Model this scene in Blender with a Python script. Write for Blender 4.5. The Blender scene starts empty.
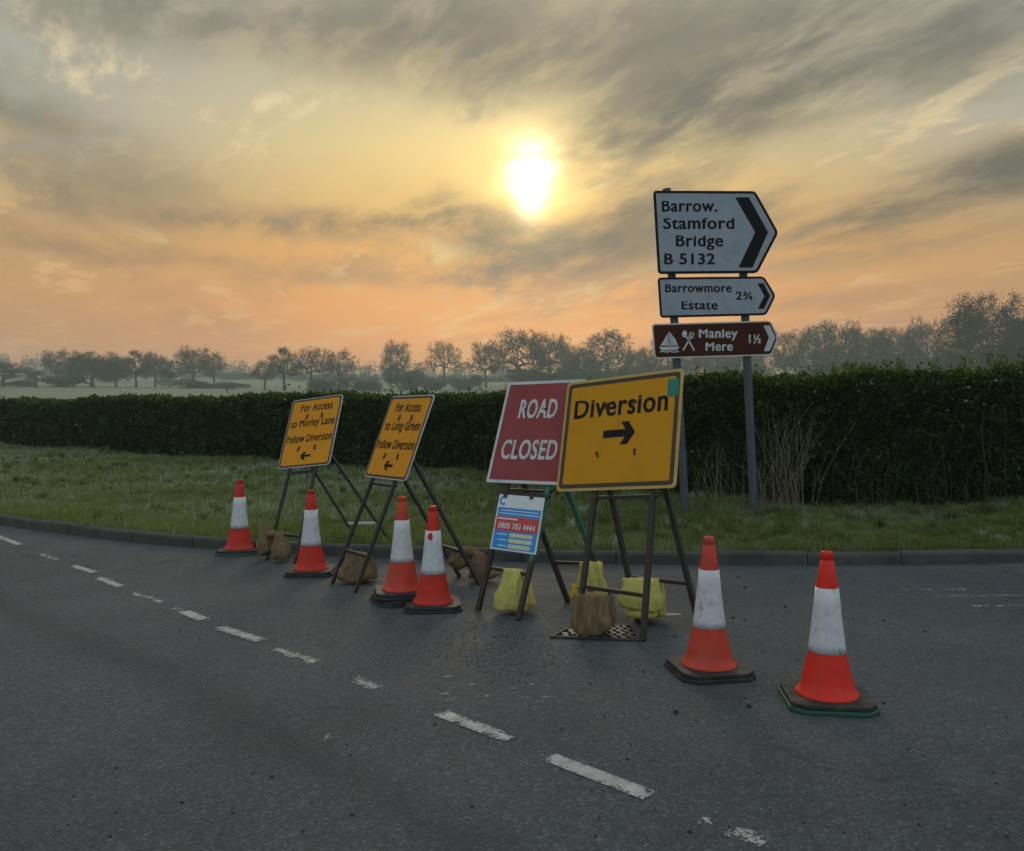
import bpy, bmesh, math, random
import numpy as np
from mathutils import Vector, Matrix, noise as mnoise

# ------------------------------------------------------------------ camera, world, sun, exposure
SC = bpy.context.scene
COL = SC.collection
F, H, HY = 850.0, 1.47, 412.0            # focal length in pixels, eye height, horizon row
R = math.radians
cam = bpy.data.cameras.new('camera'); camo = bpy.data.objects.new('camera', cam); COL.objects.link(camo)
camo.location = (0, 0, H); camo.rotation_euler = (R(90), 0, 0)
cam.sensor_width = 36.0; cam.lens = 36.0 * F / 1024.0
cam.shift_y = -(425.5 - HY) / 1024.0
cam.clip_start = 0.05; cam.clip_end = 5000
SC.camera = camo
SC.view_settings.view_transform = 'Standard'; SC.view_settings.look = 'None'
SC.view_settings.exposure = 0.0; SC.view_settings.gamma = 1.0; SC.view_settings.use_curve_mapping = False
SC.cycles.max_bounces = 6; SC.cycles.diffuse_bounces = 3; SC.cycles.transparent_max_bounces = 8
SC.cycles.volume_bounces = 1; SC.cycles.use_denoising = True
SC.cycles.sample_clamp_indirect = 4.0

SUN_EL, SUN_AZ = R(15.3), math.atan2(19.0, 850.0)
SUN_STRENGTH = 0.75
HAZE_DENSITY = 0.0008
FAR = 1.7                                  # how far off the fields and trees lie

def lin(r, g, b):
    f = lambda c: (c / 255.0 / 12.92) if c <= 10 else ((c / 255.0 + 0.055) / 1.055) ** 2.4
    return (f(r), f(g), f(b), 1.0)

class NT:
    """small helper for node trees"""
    def __init__(s, tree): s.t = tree; s.t.nodes.clear()
    def n(s, typ, **kw):
        nd = s.t.nodes.new(typ)
        for k, v in kw.items(): setattr(nd, k, v)
        return nd
    def put(s, sock, v):
        if v is None: return
        if hasattr(v, 'is_output'): s.t.links.new(v, sock)
        else: sock.default_value = v
    def m(s, op, a, b=None, c=None, clamp=False):
        nd = s.n('ShaderNodeMath', operation=op); nd.use_clamp = clamp
        s.put(nd.inputs[0], a); s.put(nd.inputs[1], b); s.put(nd.inputs[2], c)
        return nd.outputs[0]
    def mix(s, fac, a, b, blend='MIX'):
        nd = s.n('ShaderNodeMix', data_type='RGBA', blend_type=blend)
        s.put(nd.inputs[0], fac); s.put(nd.inputs[6], a); s.put(nd.inputs[7], b)
        return nd.outputs[2]
    def ramp(s, fac, stops, interp='LINEAR'):
        nd = s.n('ShaderNodeValToRGB'); cr = nd.color_ramp; cr.interpolation = interp
        while len(cr.elements) < len(stops): cr.elements.new(0.5)
        for e, (p, c) in zip(cr.elements, stops):
            e.position = p; e.color = c if hasattr(c, '__len__') else (c, c, c, 1)
        s.put(nd.inputs[0], fac)
        return nd.outputs[0]
    def sstep(s, v, a, b):
        nd = s.n('ShaderNodeMapRange', interpolation_type='SMOOTHSTEP')
        s.put(nd.inputs[0], v); nd.inputs[1].default_value = a; nd.inputs[2].default_value = b
        return nd.outputs[0]
    def noise(s, vec, scale, detail=4, rough=0.5, dist=0.0):
        nd = s.n('ShaderNodeTexNoise'); s.put(nd.inputs['Vector'], vec)
        nd.inputs['Scale'].default_value = scale; nd.inputs['Detail'].default_value = detail
        nd.inputs['Roughness'].default_value = rough; nd.inputs['Distortion'].default_value = dist
        return nd.outputs['Fac']
    def comb(s, x, y, z=0.0):
        nd = s.n('ShaderNodeCombineXYZ'); s.put(nd.inputs[0], x); s.put(nd.inputs[1], y); s.put(nd.inputs[2], z)
        return nd.outputs[0]

# ---- sky: procedural cloud-covered sunrise over a Nishita sky
world = bpy.data.worlds.new('World'); SC.world = world; world.use_nodes = True
w = NT(world.node_tree)
tc = w.n('ShaderNodeTexCoord').outputs['Generated']
sep = w.n('ShaderNodeSeparateXYZ'); w.put(sep.inputs[0], tc)
dx, dy, dz = sep.outputs
u = w.m('ARCTAN2', dx, dy)                                  # azimuth from north (+Y)
v = w.m('ARCSINE', w.m('MINIMUM', w.m('MAXIMUM', dz, -1.0), 1.0))
# domain warp
wv = w.comb(w.m('MULTIPLY', u, 3.0), w.m('MULTIPLY', v, 6.0), 0.3)
warp1 = w.m('SUBTRACT', w.noise(wv, 1.6, 3), 0.5)
warp2 = w.m('SUBTRACT', w.noise(w.comb(w.m('MULTIPLY', u, 3.0), w.m('MULTIPLY', v, 6.0), 7.7), 1.6, 3), 0.5)
uw = w.m('ADD', u, w.m('MULTIPLY', warp1, 0.10))
vw = w.m('ADD', v, w.m('MULTIPLY', warp2, 0.035))
# cloud sheet seen in perspective: coordinates on a flat layer overhead, drawn out along the wind
dzp = w.m('ADD', w.m('MAXIMUM', dz, 0.0), 0.10)
cx0 = w.m('DIVIDE', dx, dzp); cy0 = w.m('DIVIDE', dy, dzp)
cw1 = w.m('SUBTRACT', w.noise(w.comb(cx0, cy0, 2.2), 0.55, 4), 0.5); cw2 = w.m('SUBTRACT', w.noise(w.comb(cx0, cy0, 8.8), 0.55, 4), 0.5)
cxw = w.m('ADD', cx0, w.m('MULTIPLY', cw1, 0.55)); cyw = w.m('ADD', cy0, w.m('MULTIPLY', cw2, 0.8))
def streak(seed, sx, sy, rot, detail=8, rough=0.62):
    ca, sa = math.cos(R(rot)), math.sin(R(rot))
    a = w.m('ADD', w.m('MULTIPLY', cxw, ca * sx), w.m('MULTIPLY', cyw, sa * sx))
    b = w.m('ADD', w.m('MULTIPLY', cxw, -sa * sy), w.m('MULTIPLY', cyw, ca * sy))
    return w.noise(w.comb(w.m('ADD', a, seed), b, seed * 1.7), 1.0, detail, rough)
s1 = streak(1.3, 1.25, 0.62, 20, 10, 0.62)
s2 = streak(5.1, 3.4, 1.35, 26, 10, 0.64)
s3 = streak(9.4, 0.5, 0.30, 10, 5, 0.55)
s4 = streak(3.7, 9.0, 4.2, 24, 8, 0.64)
base = w.ramp(w.m('DIVIDE', w.m('MAXIMUM', v, 0.0), 1.5708, clamp=True), [
    (0.0, lin(214, 130, 76)), (0.054, lin(236, 145, 62)), (0.084, lin(234, 154, 64)), (0.121, lin(228, 164, 76)), (0.156, lin(224, 184, 104)),
    (0.191, lin(220, 197, 134)), (0.226, lin(200, 188, 150)), (0.255, lin(184, 170, 136)), (0.30, lin(160, 156, 146)), (0.5, lin(190, 200, 208)), (1.0, (0.66, 0.84, 0.98, 1))])
# away from the sun the colour dulls to grey
du = w.m('SUBTRACT', u, SUN_AZ); dv = w.m('SUBTRACT', v, SUN_EL)
adu = w.m('ABSOLUTE', du)
side = w.sstep(adu, 0.08, 0.62)
base = w.mix(w.m('MULTIPLY', side, 0.92), base, w.ramp(w.m('DIVIDE', w.m('MAXIMUM', v, 0.0), 0.6, clamp=True),
    [(0.0, lin(186, 128, 92)), (0.14, lin(190, 136, 90)), (0.22, lin(192, 144, 90)), (0.317, lin(190, 154, 104)), (0.41, lin(172, 160, 140)), (0.5, lin(162, 164, 162)), (0.6, lin(164, 168, 166)), (0.68, lin(180, 179, 168)), (0.76, lin(156, 158, 157)), (1.0, lin(176, 186, 194))]))
# the half of the sky behind the camera: pale blue-grey morning cloud
back = w.sstep(dy, 0.35, -0.35)
base = w.mix(back, base, w.ramp(w.m('MAXIMUM', dz, 0.0), [(0.0, (0.62, 0.80, 0.93, 1)), (1.0, (0.66, 0.84, 0.98, 1))]))
# glow round the sun
ang2 = w.m('ADD', w.m('MULTIPLY', du, du), w.m('MULTIPLY', dv, dv))
g1 = w.m('EXPONENT', w.m('MULTIPLY', ang2, -1 / 0.20 ** 2))
g2 = w.m('EXPONENT', w.m('MULTIPLY', ang2, -1 / 0.052 ** 2))
g3 = w.m('EXPONENT', w.m('MULTIPLY', w.m('SQRT', w.m('ADD', ang2, 1e-6)), -1 / 0.12))
base = w.mix(g1, base, (0.06, 0.045, 0.0, 1), 'ADD')
base = w.mix(g3, base, (0.30, 0.215, 0.095, 1), 'ADD')
# thin bright veils and greyer drifts
vn = w.m('DIVIDE', w.m('MAXIMUM', v, 0.0), 0.5, clamp=True)
calm = w.sstep(v, 0.06, 0.22)                                        # the band over the horizon stays smooth
mid = w.m('MULTIPLY', w.sstep(s1, 0.47, 0.64), w.m('ADD', 0.45, w.m('MULTIPLY', calm, 0.42)))
base = w.mix(mid, base, w.ramp(vn, [(0.0, lin(184, 128, 92)), (0.30, lin(178, 130, 88)), (0.45, lin(168, 140, 102)), (0.65, lin(150, 142, 118)), (1.0, lin(132, 131, 124))]))
hi = w.m('MULTIPLY', w.sstep(w.m('ADD', w.m('MULTIPLY', s2, 0.55), w.m('MULTIPLY', s4, 0.45)), 0.505, 0.61), w.m('ADD', 0.5, w.m('MULTIPLY', calm, 0.4)))
base = w.mix(hi, base, w.mix(g1, w.ramp(vn, [(0.0, lin(222, 158, 108)), (0.4, lin(226, 186, 124)), (0.65, lin(224, 208, 172)), (1.0, lin(208, 203, 190))]), lin(255, 230, 158)))
# dark cloud masses (azimuth, elevation, half sizes, tilt, amount)
def px_dir(px, py):
    x, z = (px - 512) / F, (HY - py) / F
    return math.atan2(x, 1.0), math.asin(z / math.sqrt(1 + x * x + z * z))
masses = [(486, 222, 46, 17, -18, 3.2), (558, 254, 70, 20, 14, 2.8), (625, 235, 60, 22, 16, 1.7), (520, 272, 60, 8, 4, 0.7), (690, 235, 70, 20, 14, 0.7),
          (660, 110, 95, 26, 18, 1.4), (740, 80, 110, 30, 18, 1.1), (600, 55, 90, 26, 10, 0.7), (920, 45, 160, 34, 16, 0.9), (935, 195, 130, 17, 10, 1.4), (1010, 158, 70, 14, 12, 0.7), (880, 250, 170, 12, 7, 0.45),
          (730, 15, 190, 30, 6, 0.6), (230, 22, 220, 30, -6, 0.9), (440, 22, 110, 34, -8, 0.9), (50, 120, 90, 24, -14, 0.55), (120, 190, 120, 26, -6, 0.45),
          (370, 220, 80, 11, 3, 0.9), (250, 230, 120, 9, -2, 0.5), (430, 285, 120, 7, 2, 0.4), (120, 255, 130, 9, -2, 0.4), (800, 300, 140, 9, 3, 0.35)]
tot = None
for (px, py, rx, ry, tilt, amt) in masses:
    cu, cv = px_dir(px, py); ca, sa = math.cos(R(tilt)), math.sin(R(tilt))
    pu = w.m('SUBTRACT', uw, cu); pv = w.m('SUBTRACT', vw, cv)
    a = w.m('ADD', w.m('MULTIPLY', pu, ca * F / rx), w.m('MULTIPLY', pv, sa * F / rx))
    b = w.m('ADD', w.m('MULTIPLY', pu, -sa * F / ry), w.m('MULTIPLY', pv, ca * F / ry))
    e = w.m('MULTIPLY', w.m('EXPONENT', w.m('MULTIPLY', w.m('ADD', w.m('MULTIPLY', a, a), w.m('MULTIPLY', b, b)), -0.9)), amt)
    tot = e if tot is None else w.m('ADD', tot, e)
front = w.sstep(dy, 0.0, 0.3)
rag = w.m('ADD', w.m('ADD', w.m('MULTIPLY', s1, 0.45), w.m('MULTIPLY', s2, 0.55)), w.m('MULTIPLY', s4, 0.45))       # ragged edges
thick = w.m('MULTIPLY', w.m('MULTIPLY', tot, front), w.m('ADD', w.m('MULTIPLY', w.sstep(rag, 0.56, 0.90), 1.35), 0.28))
amb = w.m('MULTIPLY', w.m('MULTIPLY', w.sstep(s3, 0.48, 0.72), 0.22), calm)
dark = w.m('ADD', thick, amb)
dark = w.m('MULTIPLY', w.m('SUBTRACT', 1.0, w.m('EXPONENT', w.m('MULTIPLY', dark, -1.45))), w.m('ADD', 0.80, w.m('MULTIPLY', w.sstep(s4, 0.35, 0.65), 0.2)))
ccol = w.ramp(w.m('DIVIDE', w.m('MAXIMUM', v, 0.0), 0.5, clamp=True),
    [(0.0, lin(176, 122, 96)), (0.27, lin(150, 114, 88)), (0.37, lin(98, 86, 70)), (0.5, lin(94, 88, 75)), (0.7, lin(104, 99, 88)), (1.0, lin(106, 107, 104))])
ccol = w.mix(back, ccol, lin(160, 182, 196))
sky = w.mix(dark, w.mix(1.0, base, w.mix(back, (1.17, 1.11, 0.99, 1), (1, 1, 1, 1)), 'MULTIPLY'), ccol)
# the sun showing through the veil
sdu = w.m('DIVIDE', w.m('ADD', du, w.m('MULTIPLY', w.m('SUBTRACT', s4, 0.5), 0.022)), w.m('ADD', 1.0, w.m('MULTIPLY', dv, 5.0)))
sang = w.m('SQRT', w.m('ADD', w.m('POWER', w.m('DIVIDE', w.m('ABSOLUTE', sdu), 0.0275), 2.0),
                       w.m('POWER', w.m('DIVIDE', w.m('ABSOLUTE', dv), 0.042), 2.0)))
sq = w.m('ADD', sang, w.m('MULTIPLY', w.m('SUBTRACT', s4, 0.5), 0.45))
veil = w.m('MULTIPLY', w.sstep(w.m('ABSOLUTE', w.m('SUBTRACT', dv, 0.026)), 0.009, 0.0), 0.6)
disc = w.m('MULTIPLY', w.m('EXPONENT', w.m('MULTIPLY', w.m('MULTIPLY', sq, sq), -1.9)), w.m('SUBTRACT', 1.0, veil))
halo = w.m('MULTIPLY', g2, w.m('ADD', 0.35, w.m('MULTIPLY', w.sstep(s4, 0.35, 0.65), 0.55)))
sky = w.mix(halo, sky, (1.0, 0.74, 0.26, 1), 'ADD')
sky = w.mix(disc, sky, (5.5, 4.4, 2.6, 1), 'ADD')
bg1 = w.n('ShaderNodeBackground'); w.put(bg1.inputs[0], sky); bg1.inputs[1].default_value = 1.0
nsky = w.n('ShaderNodeTexSky'); nsky.sky_type = 'NISHITA'; nsky.sun_disc = False
nsky.sun_elevation = SUN_EL; nsky.sun_rotation = SUN_AZ
bg2 = w.n('ShaderNodeBackground'); w.put(bg2.inputs[0], nsky.outputs[0]); bg2.inputs[1].default_value = 0.06
ms = w.n('ShaderNodeMixShader'); ms.inputs[0].default_value = 0.92       # cloud cover over the clear sky
w.t.links.new(bg2.outputs[0], ms.inputs[1]); w.t.links.new(bg1.outputs[0], ms.inputs[2])
wo = w.n('ShaderNodeOutputWorld'); w.t.links.new(ms.outputs[0], wo.inputs[0])

sun = bpy.data.lights.new('sun', 'SUN'); sun.energy = SUN_STRENGTH; sun.angle = R(20); sun.color = (1.0, 0.80, 0.55)
suno = bpy.data.objects.new('sun', sun); COL.objects.link(suno)
sd = Vector((math.sin(SUN_AZ) * math.cos(SUN_EL), math.cos(SUN_AZ) * math.cos(SUN_EL), math.sin(SUN_EL)))
suno.rotation_euler = sd.to_track_quat('Z', 'Y').to_euler(); suno.location = (0, 60, 30)

# ------------------------------------------------------------------ helpers
rng = np.random.default_rng(11); random.seed(11)
def gp(px, py, z=0.0):
    """ground point (height z) seen at a pixel"""
    D = F * (H - z) / (py - HY); return Vector(((px - 512) / F * D, D, z))
def at(px, py, D): return Vector(((px - 512) / F * D, D, H + (HY - py) / F * D))

ORIGIN = {}
def link(o, parent=None):
    COL.objects.link(o)
    if parent is not None: o.parent = parent
    return o
def tag(o, label=None, cat=None, group=None, kind=None):
    if label: o['label'] = label
    if cat: o['category'] = cat
    if group: o['group'] = group
    if kind: o['kind'] = kind
    return o
def empty(name, loc, label=None, cat=None, group=None):
    o = bpy.data.objects.new(name, None); o.location = loc; o.empty_display_size = 0.2
    COL.objects.link(o); ORIGIN[o] = Vector(loc); return tag(o, label, cat, group)
class MB:
    """collects shapes given in world coordinates and links them as ONE mesh object"""
    def __init__(s): s.v = []; s.f = []; s.mi = []
    def add(s, vs, fs, mi=0):
        b = len(s.v); s.v += [tuple(p) for p in vs]; s.f += [tuple(b + i for i in f) for f in fs]; s.mi += [mi] * len(fs); return s
    def hexa(s, c, mi=0):      # 8 corners: bottom 4 ccw, top 4 ccw
        return s.add(c, [(3, 2, 1, 0), (4, 5, 6, 7), (0, 1, 5, 4), (1, 2, 6, 5), (2, 3, 7, 6), (3, 0, 4, 7)], mi)
    def bar(s, p0, p1, wx, wy, ref=(0, 1, 0), mi=0):
        p0, p1 = Vector(p0), Vector(p1); d = (p1 - p0).normalized()
        a = d.cross(Vector(ref)).normalized(); b = a.cross(d).normalized()
        c = []
        for p in (p0, p1):
            for (i, j) in ((-1, -1), (1, -1), (1, 1), (-1, 1)): c.append(p + a * i * wx / 2 + b * j * wy / 2)
        return s.hexa(c, mi)
    def tube(s, pts, rads, n=8, mi=0, cap=True):
        pts = [Vector(p) for p in pts]; vs = []; fs = []
        a = None
        for i, p in enumerate(pts):
            d = (pts[min(i + 1, len(pts) - 1)] - pts[max(i - 1, 0)]).normalized()
            if a is None:
                a = d.cross(Vector((0, 0, 1)));
                if a.length < 0.05: a = d.cross(Vector((1, 0, 0)))
            a = (a - d * a.dot(d)).normalized(); b = d.cross(a)
            for k in range(n):
                t = 2 * math.pi * k / n; vs.append(p + (a * math.cos(t) + b * math.sin(t)) * rads[i])
        for i in range(len(pts) - 1):
            for k in range(n): fs.append((i * n + k, i * n + (k + 1) % n, (i + 1) * n + (k + 1) % n, (i + 1) * n + k))
        if cap: fs.append(tuple(range(n))[::-1]); fs.append(tuple((len(pts) - 1) * n + k for k in range(n)))
        return s.add(vs, fs, mi)
    def prism(s, poly, M, z0, z1, mi=0):
        n = len(poly); vs = [M @ Vector((x, y, z0)) for x, y in poly] + [M @ Vector((x, y, z1)) for x, y in poly]
        fs = [tuple(range(n))[::-1], tuple(range(n, 2 * n))] + [(k, (k + 1) % n, n + (k + 1) % n, n + k) for k in range(n)]
        return s.add(vs, fs, mi)
    def ring(s, outer, inner, M, z0, z1, mi=0):
        n = len(outer)
        vs = [M @ Vector((x, y, z1)) for x, y in outer] + [M @ Vector((x, y, z1)) for x, y in inner] + \
             [M @ Vector((x, y, z0)) for x, y in outer] + [M @ Vector((x, y, z0)) for x, y in inner]
        fs = []
        for k in range(n):
            l = (k + 1) % n
            fs += [(k, l, n + l, n + k), (2 * n + k, 2 * n + l, l, k)[::1], (n + k, n + l, 3 * n + l, 3 * n + k)]
        return s.add(vs, fs, mi)
    def build(s, name, mats, parent=None, smooth=False, bevel=0.0, loc=None):
        org = Vector((0, 0, 0))
        if parent is not None: org = ORIGIN[parent]
        elif loc is not None: org = Vector(loc)
        me = bpy.data.meshes.new(name); me.from_pydata([(p[0] - org.x, p[1] - org.y, p[2] - org.z) for p in s.v], [], s.f)
        mats = mats if isinstance(mats, (list, tuple)) else [mats]
        for m_ in mats: me.materials.append(m_)
        if len(mats) > 1: me.polygons.foreach_set('material_index', s.mi)
        if smooth: me.polygons.foreach_set('use_smooth', [True] * len(me.polygons))
        me.validate(); me.update()
        o = bpy.data.objects.new(name, me); link(o, parent); ORIGIN[o] = org
        if parent is None and loc is not None: o.location = org
        if bevel:
            b = o.modifiers.new('bevel', 'BEVEL'); b.width = bevel; b.segments = 2; b.limit_method = 'ANGLE'
        return o
def npmesh(name, V, faces, mats, attr=None, smooth=False, parent=None, mi=None, loc=(0, 0, 0)):
    """numpy mesh: faces is an (n,k) array"""
    V = np.asarray(V, np.float32) - np.asarray(loc, np.float32); faces = np.asarray(faces, np.int32)
    me = bpy.data.meshes.new(name); n, k = faces.shape
    me.vertices.add(len(V)); me.vertices.foreach_set('co', V.ravel())
    me.loops.add(n * k); me.loops.foreach_set('vertex_index', faces.ravel())
    me.polygons.add(n); me.polygons.foreach_set('loop_start', np.arange(0, n * k, k, dtype=np.int32))
    me.polygons.foreach_set('loop_total', np.full(n, k, np.int32))
    if smooth: me.polygons.foreach_set('use_smooth', np.ones(n, bool))
    for m_ in (mats if isinstance(mats, (list, tuple)) else [mats]): me.materials.append(m_)
    if mi is not None: me.polygons.foreach_set('material_index', np.asarray(mi, np.int32))
    if attr is not None:
        at_ = me.attributes.new('tint', 'FLOAT', 'POINT'); at_.data.foreach_set('value', np.asarray(attr, np.float32))
    me.update(calc_edges=True); me.validate()
    o = bpy.data.objects.new(name, me); link(o, parent); o.location = loc if parent is None else (0, 0, 0)
    return o

# ------------------------------------------------------------------ materials
def mat(name, color, rough=0.6, metal=0.0, var=0.15, scale=8.0, bump=0.0, bscale=60.0, spec=0.4, dirt=None, dirt_amt=0.0, dscale=6.0, coord='Object', scuff=0.0):
    m_ = bpy.data.materials.new(name); m_.use_nodes = True; t = NT(m_.node_tree)
    co = t.n('ShaderNodeNewGeometry').outputs['Position']
    b = t.n('ShaderNodeBsdfPrincipled')
    c = color if len(color) == 4 else (*color, 1)
    lo = tuple(x * (1 - var) for x in c[:3]) + (1,); hi_ = tuple(min(1, x * (1 + var)) for x in c[:3]) + (1,)
    col = t.ramp(t.noise(co, scale, 5, 0.6), [(0.3, lo), (0.7, hi_)])
    if dirt is not None:
        d = t.m('MULTIPLY', t.sstep(t.noise(co, dscale, 7, 0.68), 0.46, 0.74), dirt_amt)
        col = t.mix(d, col, (*dirt[:3], 1))
    if scuff:
        mp = t.n('ShaderNodeMapping'); t.put(mp.inputs[0], co); mp.inputs['Scale'].default_value = (1.0, 1.0, 0.35); mp.inputs['Rotation'].default_value = (0.5, 0.3, 0.2)
        sc1 = t.sstep(t.noise(mp.outputs[0], 34, 6, 0.72), 0.58, 0.66); sc2 = t.sstep(t.noise(co, 4.0, 3), 0.44, 0.60)
        col = t.mix(t.m('MULTIPLY', t.m('MULTIPLY', sc1, sc2), scuff), col, (0.055, 0.05, 0.048, 1))
    t.put(b.inputs['Base Color'], col); b.inputs['Metallic'].default_value = metal
    t.put(b.inputs['Roughness'], t.ramp(t.noise(co, scale * 2.3, 3), [(0.3, max(0.02, rough - 0.08)), (0.7, min(1, rough + 0.1))]))
    b.inputs['Specular IOR Level'].default_value = spec
    if bump:
        bn = t.n('ShaderNodeBump'); bn.inputs['Strength'].default_value = bump; bn.inputs['Distance'].default_value = 0.004
        t.put(bn.inputs['Height'], t.noise(co, bscale, 4)); t.put(b.inputs['Normal'], bn.outputs[0])
    o = t.n('ShaderNodeOutputMaterial'); t.t.links.new(b.outputs[0], o.inputs[0])
    return m_

def leafmat(name, stops, trans=0.35, rough=0.55, attr=True, spec=0.25):
    m_ = bpy.data.materials.new(name); m_.use_nodes = True; t = NT(m_.node_tree)
    if attr:
        f = t.n('ShaderNodeAttribute', attribute_name='tint').outputs['Fac']
    else:
        f = t.noise(t.n('ShaderNodeTexCoord').outputs['Object'], 0.6, 4)
    col = t.ramp(f, stops)
    b = t.n('ShaderNodeBsdfPrincipled'); t.put(b.inputs['Base Color'], col); b.inputs['Roughness'].default_value = rough
    b.inputs['Specular IOR Level'].default_value = spec
    tr = t.n('ShaderNodeBsdfTranslucent'); t.put(tr.inputs[0], col)
    mx = t.n('ShaderNodeMixShader'); mx.inputs[0].default_value = trans
    t.t.links.new(b.outputs[0], mx.inputs[1]); t.t.links.new(tr.outputs[0], mx.inputs[2])
    o = t.n('ShaderNodeOutputMaterial'); t.t.links.new(mx.outputs[0], o.inputs[0]); return m_

def asphalt():
    m_ = bpy.data.materials.new('asphalt'); m_.use_nodes = True; t = NT(m_.node_tree)
    pos = t.n('ShaderNodeNewGeometry').outputs['Position']
    sp = t.n('ShaderNodeSeparateXYZ'); t.put(sp.inputs[0], pos)
    vor = t.n('ShaderNodeTexVoronoi'); t.put(vor.inputs['Vector'], pos); vor.inputs['Scale'].default_value = 95
    ch = t.n('ShaderNodeSeparateColor'); t.put(ch.inputs[0], vor.outputs['Color'])
    vor2 = t.n('ShaderNodeTexVoronoi'); t.put(vor2.inputs['Vector'], pos); vor2.inputs['Scale'].default_value = 38
    ch2 = t.n('ShaderNodeSeparateColor'); t.put(ch2.inputs[0], vor2.outputs['Color'])
    big = t.noise(pos, 0.55, 6, 0.62); mid_ = t.noise(pos, 3.2, 6, 0.65)
    base_ = t.ramp(ch.outputs[0], [(0.0, (0.046, 0.051, 0.055, 1)), (0.6, (0.064, 0.071, 0.077, 1)), (0.9, (0.086, 0.094, 0.102, 1)), (1.0, (0.135, 0.14, 0.148, 1))])
    base_ = t.mix(t.m('MULTIPLY', t.sstep(ch2.outputs[1], 0.90, 0.97), 0.35), base_, (0.125, 0.132, 0.138, 1))
    base_ = t.mix(1.0, base_, t.ramp(big, [(0.28, 0.72), (0.5, 1.0), (0.74, 1.3)]), 'MULTIPLY')
    base_ = t.mix(1.0, base_, t.ramp(mid_, [(0.3, 0.82), (0.7, 1.16)]), 'MULTIPLY')
    # worn, polished wheel tracks that follow the centre line round the bend
    off = t.m('ADD', sp.outputs[1], t.m('MULTIPLY', sp.outputs[0], 0.98))
    offw = t.m('ADD', off, t.m('MULTIPLY', t.m('SUBTRACT', t.noise(pos, 0.35, 3), 0.5), 1.2))
    for c_, wd, am in ((2.75, 0.22, 0.42), (1.0, 0.30, 0.34)):
        q = t.m('DIVIDE', t.m('SUBTRACT', offw, c_), wd)
        trk = t.m('EXPONENT', t.m('MULTIPLY', t.m('MULTIPLY', q, q), -1.0))
        trk = t.m('MULTIPLY', trk, t.m('ADD', 0.35, t.m('MULTIPLY', mid_, 1.2)))
        base_ = t.mix(t.m('MULTIPLY', trk, am, clamp=True), base_, (0.026, 0.029, 0.033, 1))
    # patches of pale dried mud and grit
    mud = t.m('MULTIPLY', t.sstep(t.noise(pos, 0.9, 7, 0.7, 0.4), 0.56, 0.72), 0.28)
    base_ = t.mix(mud, base_, (0.115, 0.120, 0.122, 1))
    base_ = t.mix(1.0, base_, (0.95, 1.02, 1.09, 1), 'MULTIPLY')
    # sealed repair seams and hairline cracks
    vc = t.n('ShaderNodeTexVoronoi', feature='DISTANCE_TO_EDGE'); vc.inputs['Scale'].default_value = 0.42
    dpos = t.n('ShaderNodeVectorMath', operation='ADD'); t.put(dpos.inputs[0], pos); nz = t.n('ShaderNodeTexNoise'); t.put(nz.inputs['Vector'], pos); nz.inputs['Scale'].default_value = 2.0; nz.inputs['Detail'].default_value = 5
    t.put(dpos.inputs[1], nz.outputs['Color']); t.put(vc.inputs['Vector'], dpos.outputs[0])
    crack = t.m('MULTIPLY', t.sstep(vc.outputs['Distance'], 0.010, 0.002), t.sstep(t.noise(pos, 0.30, 2), 0.52, 0.62))
    base_ = t.mix(t.m('MULTIPLY', crack, 0.7), base_, (0.018, 0.019, 0.021, 1))
    b = t.n('ShaderNodeBsdfPrincipled'); t.put(b.inputs['Base Color'], base_)
    t.put(b.inputs['Roughness'], t.ramp(mid_, [(0.3, 0.66), (0.7, 0.86)])); b.inputs['Specular IOR Level'].default_value = 0.27
    bn = t.n('ShaderNodeBump'); bn.inputs['Strength'].default_value = 0.75; bn.inputs['Distance'].default_value = 0.005
    hgt = t.m('ADD', t.m('MULTIPLY', vor.outputs['Distance'], -0.9), t.m('ADD', t.m('MULTIPLY', t.noise(pos, 30, 4), 1.1), t.m('MULTIPLY', mid_, 1.0)))
    t.put(bn.inputs['Height'], hgt); t.put(b.inputs['Normal'], bn.outputs[0])
    o = t.n('ShaderNodeOutputMaterial'); t.t.links.new(b.outputs[0], o.inputs[0]); return m_

def paint_mat():
    m_ = bpy.data.materials.new('worn_road_paint'); m_.use_nodes = True; t = NT(m_.node_tree)
    pos = t.n('ShaderNodeNewGeometry').outputs['Position']
    b = t.n('ShaderNodeBsdfPrincipled'); t.put(b.inputs['Base Color'], t.ramp(t.noise(pos, 14, 5), [(0.3, (0.28, 0.28, 0.28, 1)), (0.7, (0.48, 0.48, 0.48, 1))]))
    b.inputs['Roughness'].default_value = 0.7
    tr = t.n('ShaderNodeBsdfTransparent')
    k = t.m('ADD', t.m('MULTIPLY', t.noise(pos, 13, 6, 0.7), 0.55), t.m('MULTIPLY', t.noise(pos, 75, 4, 0.75), 0.65))
    uv_ = t.n('ShaderNodeAttribute', attribute_name='tint').outputs['Fac']
    k = t.m('ADD', k, uv_)
    mx = t.n('ShaderNodeMixShader'); t.put(mx.inputs[0], t.sstep(k, 0.50, 0.60))
    t.t.links.new(tr.outputs[0], mx.inputs[1]); t.t.links.new(b.outputs[0], mx.inputs[2])
    o = t.n('ShaderNodeOutputMaterial'); t.t.links.new(mx.outputs[0], o.inputs[0]); return m_

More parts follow.
